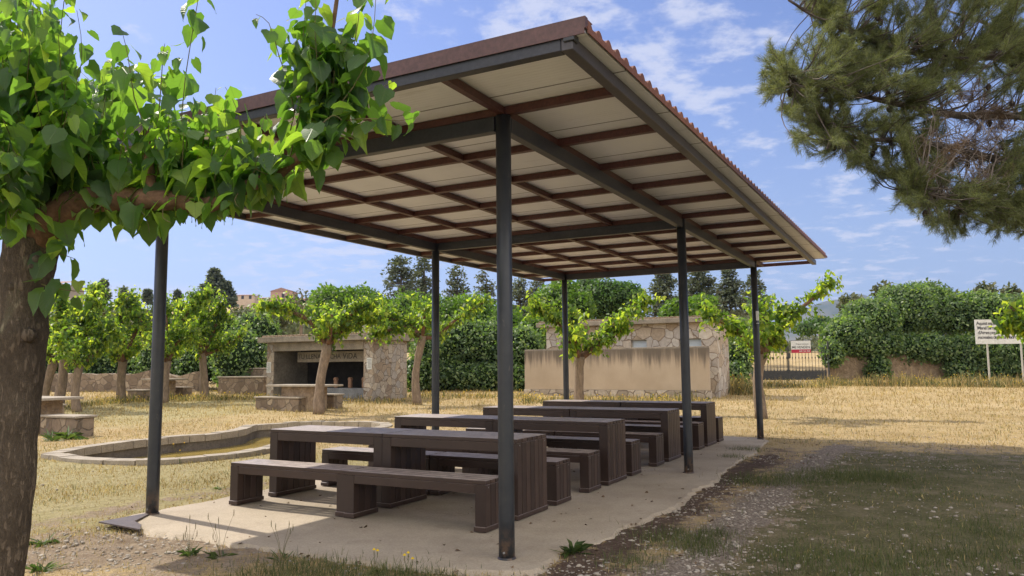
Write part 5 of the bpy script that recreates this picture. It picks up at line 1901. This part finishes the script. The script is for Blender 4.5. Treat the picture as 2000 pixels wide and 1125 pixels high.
# short dry grass of the field
X, Y = scatter(230000, 4.2, 40)
k = ok_ground(X, Y); X, Y = X[k], Y[k]
d_, b_, g_, gr_ = masks(X, Y)
nn = noise2(X, Y, .9)
keep = rng.uniform(0, 1, len(X)) < np.clip((.80 + nn * .9) * (1 - d_ * 1.6) * (1 - b_ * .9) * (1 - g_ * 1.5) * (1 - gr_ * .93), 0, 1)
X, Y = X[keep], Y[keep]
hgt = (.022 + .0016 * Y) * rng.uniform(.5, 1.7, len(X)) * (1 + .5 * (Y > 22))
wdt = .0022 + .00055 * Y
blades('dry_grass', np.stack([X, Y, gz(Y) - .005], 1), hgt, wdt * rng.uniform(.7, 1.3, len(X)), M['dryblade'], .6, 'short straw coloured grass over the sunny field')
# green grass in the shaded right part and in patches
X, Y = scatter(130000, 3.8, 34)
k = ok_ground(X, Y); X, Y = X[k], Y[k]
d_, b_, g_, gr_ = masks(X, Y)
nn = noise2(X, Y, 1.1, 4)
n5 = noise2(X, Y, 4.0, 8)
pr = np.clip(gr_ * (.42 + nn * 1.2 + n5 * 1.0), 0, 1) * (1 - d_ * 1.3) * (1 - np.clip(g_ * 1.5, 0, 1)) + .30 * np.clip(nn * 2.2 + n5 * .8 + .25 * (Y < 16), 0, 1) * (1 - b_) * (1 - d_)
pr += .05 * (n5 > .15) * (d_ + b_)
keep = rng.uniform(0, 1, len(X)) < pr
X, Y = X[keep], Y[keep]
hgt = (.030 + .0012 * Y) * rng.uniform(.4, 1.8, len(X))
blades('green_grass', np.stack([X, Y, gz(Y) - .005], 1), hgt, (.0026 + .0005 * Y) * rng.uniform(.7, 1.3, len(X)), M['greenblade'], .7, 'low green grass in the shade right of the shelter')


# tufts of longer green grass (seen right of the track and by the pad)
def tuft_field(name, spots, per_, hmul, mat, label, spread=.18, w=.005, cat='grass'):
    P = []
    for (x, y, r) in spots:
        c = gpt(x, y)
        n = int(per_ * r)
        off = rng.normal(0, spread * r, (n, 2))
        q = np.stack([c[0] + off[:, 0], c[1] + off[:, 1], np.full(n, c[2]) - .01], 1)
        P.append(q)
    P = np.concatenate(P)
    H_ = hmul * rng.uniform(.4, 1.2, len(P))
    return blades(name, P, H_, np.full(len(P), w), mat, .5, label, cat)


tuft_field('tall_green_grass', [(1500, 938, 1.5), (1480, 945, 1), (1600, 935, 2), (1640, 930, 2.2), (1690, 930, 2), (1740, 938, 1.6), (1560, 945, 1.2), (1310, 1050, 1.1), (1340, 1060, 1), (1370, 1075, .8),
                                (1400, 1045, .5), (1230, 1100, .8), (1460, 880, .8), (1430, 895, .6), (1900, 1090, 2), (1960, 1040, 1.6), (1750, 1110, 1.6), (1600, 1100, 1.4), (600, 1122, 1.2), (700, 1128, 1.2), (540, 1118, 1), (800, 1130, 1)],
           420, .10, M['greenblade'], 'longer green grass tufts beside the gravel track')

# tall dry weeds and yellow flowers at the foot of the walls and hedge
P = []; H_ = []
for (x0, y0, x1, y1, n, h) in [(1600, 752, 2060, 756, 3600, .42), (1380, 768, 1475, 770, 1100, .55), (1020, 786, 1380, 782, 1900, .22), (520, 783, 800, 786, 700, .16), (200, 785, 520, 778, 1700, .24),
                               (60, 800, 250, 786, 600, .2), (800, 776, 1025, 776, 900, .2), (1465, 756, 1620, 756, 800, .3)]:
    t = rng.uniform(0, 1, n)
    a0, a1 = gpt(x0, y0), gpt(x1, y1)
    q = a0[None] * (1 - t[:, None]) + a1[None] * t[:, None]
    q[:, 1] += rng.uniform(-.9, .9, n); q[:, 0] += rng.uniform(-.2, .2, n)
    q[:, 2] = gz(q[:, 1])
    P.append(q)
    cl_ = np.array([max(.25, 1 + 1.1 * mnoise.noise(Vector((v_[0] * 1.1, v_[1], 0)))) for v_ in q])
    H_.append(h * rng.uniform(.35, 1.3, n) * cl_)
P = np.concatenate(P); H_ = np.concatenate(H_)
half = rng.uniform(0, 1, len(P)) < .5
blades('tall_dry_weeds', P[half], H_[half], np.full(half.sum(), .022), M['dryblade'], .3, 'tall dry weeds along the foot of the walls and the hedge', 'weeds')
blades('tall_green_weeds', P[~half], H_[~half] * .9, np.full((~half).sum(), .024), M['greenblade'], .35, 'tall green weeds mixed in along the walls and the hedge', 'weeds')
sel = rng.uniform(0, 1, len(P)) < .085
q = P[sel] + np.stack([np.zeros(sel.sum()), np.zeros(sel.sum()), H_[sel] * .8], 1)
o = leafset('wildflowers', q, rng.normal(0, 1, (len(q), 3)), rng.normal(0, .5, (len(q), 3)) + [0, -1, .6], np.full(len(q), .055), DIAMOND, M['flower'])
tag(o, 'small yellow wildflowers scattered along the walls and the hedge', 'flowers', kind='stuff')

# stones
def stones(name, X, Y, r, label):
    n = len(X)
    t = (1 + 5 ** .5) / 2
    ico = norm(np.array([(-1, t, 0), (1, t, 0), (-1, -t, 0), (1, -t, 0), (0, -1, t), (0, 1, t), (0, -1, -t), (0, 1, -t), (t, 0, -1), (t, 0, 1), (-t, 0, -1), (-t, 0, 1)], float))
    fc = np.array([(0, 11, 5), (0, 5, 1), (0, 1, 7), (0, 7, 10), (0, 10, 11), (1, 5, 9), (5, 11, 4), (11, 10, 2), (10, 7, 6), (7, 1, 8), (3, 9, 4), (3, 4, 2), (3, 2, 6), (3, 6, 8), (3, 8, 9), (4, 9, 5), (2, 4, 11), (6, 2, 10), (8, 6, 7), (9, 8, 1)])
    sc = rng.uniform(.6, 1.4, (n, 1, 3)) * np.array([1, 1, .5])
    V = ico[None] * (1 + rng.normal(0, .14, (n, 12, 1))) * sc * r[:, None, None]
    an = rng.uniform(0, 6.28, n); c, s_ = np.cos(an)[:, None], np.sin(an)[:, None]
    V = np.stack([V[..., 0] * c - V[..., 1] * s_, V[..., 0] * s_ + V[..., 1] * c, V[..., 2]], -1)
    V = V + np.stack([X, Y, gz(Y) + r * .12], 1)[:, None, :]
    F = (fc[None] + (np.arange(n) * 12)[:, None, None]).reshape(-1, 3)
    o = fastmesh(name, V.reshape(-1, 3), F, M['pebble'])
    return tag(o, label, 'stones', kind='stuff')


X, Y = scatter(75000, 4.0, 17)
k = ok_ground(X, Y); X, Y = X[k], Y[k]
d_, b_, g_, gr_ = masks(X, Y)
keep = rng.uniform(0, 1, len(X)) < np.clip(.05 + d_ * .38 + b_ * .45 + g_ * .55 + gr_ * .05 * (noise2(X, Y, 1.4, 11) > -.05), 0, 1)
X, Y = X[keep], Y[keep]
stones('pebbles', X, Y, np.exp(rng.normal(math.log(.0085), .45, len(X))).clip(.004, .035), 'small pale stones on the track and bare soil')


X = rng.uniform(-1, 1, 900); Y = rng.uniform(0, 1, 900)
a_ = rng.uniform(-.6, 10, 900); b_ = rng.uniform(-1.3, 4.6, 900)
q = np.array([AB(x, y, 0) for x, y in zip(a_, b_)])
ip = inside(pad_xy, q[:, 0], q[:, 1])
keep = rng.uniform(0, 1, 900) < np.where(ip, .35, .9)
q = q[keep]; ip = ip[keep]
q[:, 2] = np.where(ip, .026, .018)
an = rng.uniform(0, 6.28, len(q))
o = leafset('leaf_litter', q, np.stack([np.cos(an), np.sin(an), rng.uniform(0, .15, len(q))], 1), np.tile([0, 0, 1.0], (len(q), 1)) + rng.normal(0, .2, (len(q), 3)), rng.uniform(.015, .045, len(q)), SMALLHEART, M['deadneedle'])
tag(o, 'dry brown leaf litter scattered on the concrete and along its edge', 'leaf litter', kind='stuff')

# single plants ------------------------------------------------------------------
def weed(x, y, n, size, label, stems=0, flower=False, up=.5):
    c = gpt(x, y)
    if inside(pad_xy, np.array([c[0]]), np.array([c[1]]))[0]: c[2] = .03
    r = empty('weed', c, 0, label, 'weed')
    an = rng.uniform(0, 6.28, n)
    T = np.stack([np.cos(an), np.sin(an), rng.uniform(.1, up * 2, n)], 1)
    P = np.zeros((n, 3)) + rng.normal(0, .02, (n, 3)) * [1, 1, 0]
    lf = (np.array([(0, 0, 0), (.05, .3, .0), (.055, .6, .02), (0, 1, -.16), (-.055, .6, .02), (-.05, .3, .0)]), np.array([(0, 1, 2, 3), (0, 3, 4, 5)]), None)
    leafset('leaves', P, T, np.stack([-T[:, 0] * .6, -T[:, 1] * .6, np.ones(n)], 1), size * rng.uniform(.5, 1.1, n), lf, M['thing_green'], r)
    if stems:
        m_ = MB(); fl = []
        for i in range(stems):
            a = random.uniform(0, 6.28); l = size * random.uniform(1.2, 2.6)
            tip = np.array([math.cos(a) * l * .35, math.sin(a) * l * .35, l])
            m_.tube([(0, 0, 0), tuple(tip * [.4, .4, .55]), tuple(tip)], [.0018, .0014, .0009], 4)
            fl.append(tip)
            m_.tube([tuple(tip - [0, 0, .02]), tuple(tip + [0, 0, .01]), tuple(tip + [0, 0, .035])], [.0012, .0035, .0008], 5)
        m_.build('stem', M['twig'], r)
        if flower:
            for t_ in fl:
                MB().tube([tuple(t_ + [0, 0, .03]), tuple(t_ + [0, 0, .042])], [.013, .005], 8).build('flower', M['flower'], r)
    return r


weed(1120, 1082, 34, .17, 'spiky dark green weed at the edge of the concrete right of the front post', up=.6)
weed(85, 1062, 24, .16, 'bright green rosette weed on bare soil right of the big trunk', up=.3)
weed(370, 1085, 40, .11, 'grassy weed with thin seed stems below the left post', 6)
weed(430, 1090, 12, .13, 'wispy seeded grass weed left of the nearest bench', 5)
weed(550, 1095, 10, .12, 'thin seed stalks standing at the concrete edge in front of the nearest bench', 5)
weed(730, 1120, 14, .07, 'low weed with a yellow flower at the bottom edge, left of the front post', 2, True)
weed(800, 1122, 14, .06, 'low weed with yellow flowers next to the front post at the bottom edge', 3, True)
weed(430, 955, 14, .11, 'small green weed between the left post and the benches', up=.3)
weed(80, 1115, 26, .16, 'leafy dark weed at the foot of the big left trunk', 3)
weed(350, 905, 6, .12, 'forked yellow-tipped stalks on the pond rim', 4, True)
weed(130, 858, 30, .42, 'sprawling spiky weed in front of the stone slab bench on the left', up=.5)
weed(100, 862, 20, .38, 'spiky weed clump nearer the big trunk, before the stone bench', up=.5)

# ------------------------------------------------------------------ air
hz = MB()
hz.box(-3200, 3200, -60, 4200, -1.8, 420)
ho = hz.build('haze', None)
hm = bpy.data.materials.new('haze air'); hm.use_nodes = True
hn = hm.node_tree; hn.nodes.clear()
pv = hn.nodes.new('ShaderNodeVolumePrincipled')
pv.inputs['Color'].default_value = (.32, .52, 1, 1)
pv.inputs['Density'].default_value = .00011
pv.inputs['Anisotropy'].default_value = .3
oo = hn.nodes.new('ShaderNodeOutputMaterial'); hn.links.new(pv.outputs[0], oo.inputs['Volume'])
ho.data.materials.append(hm)
tag(ho, kind='stuff')
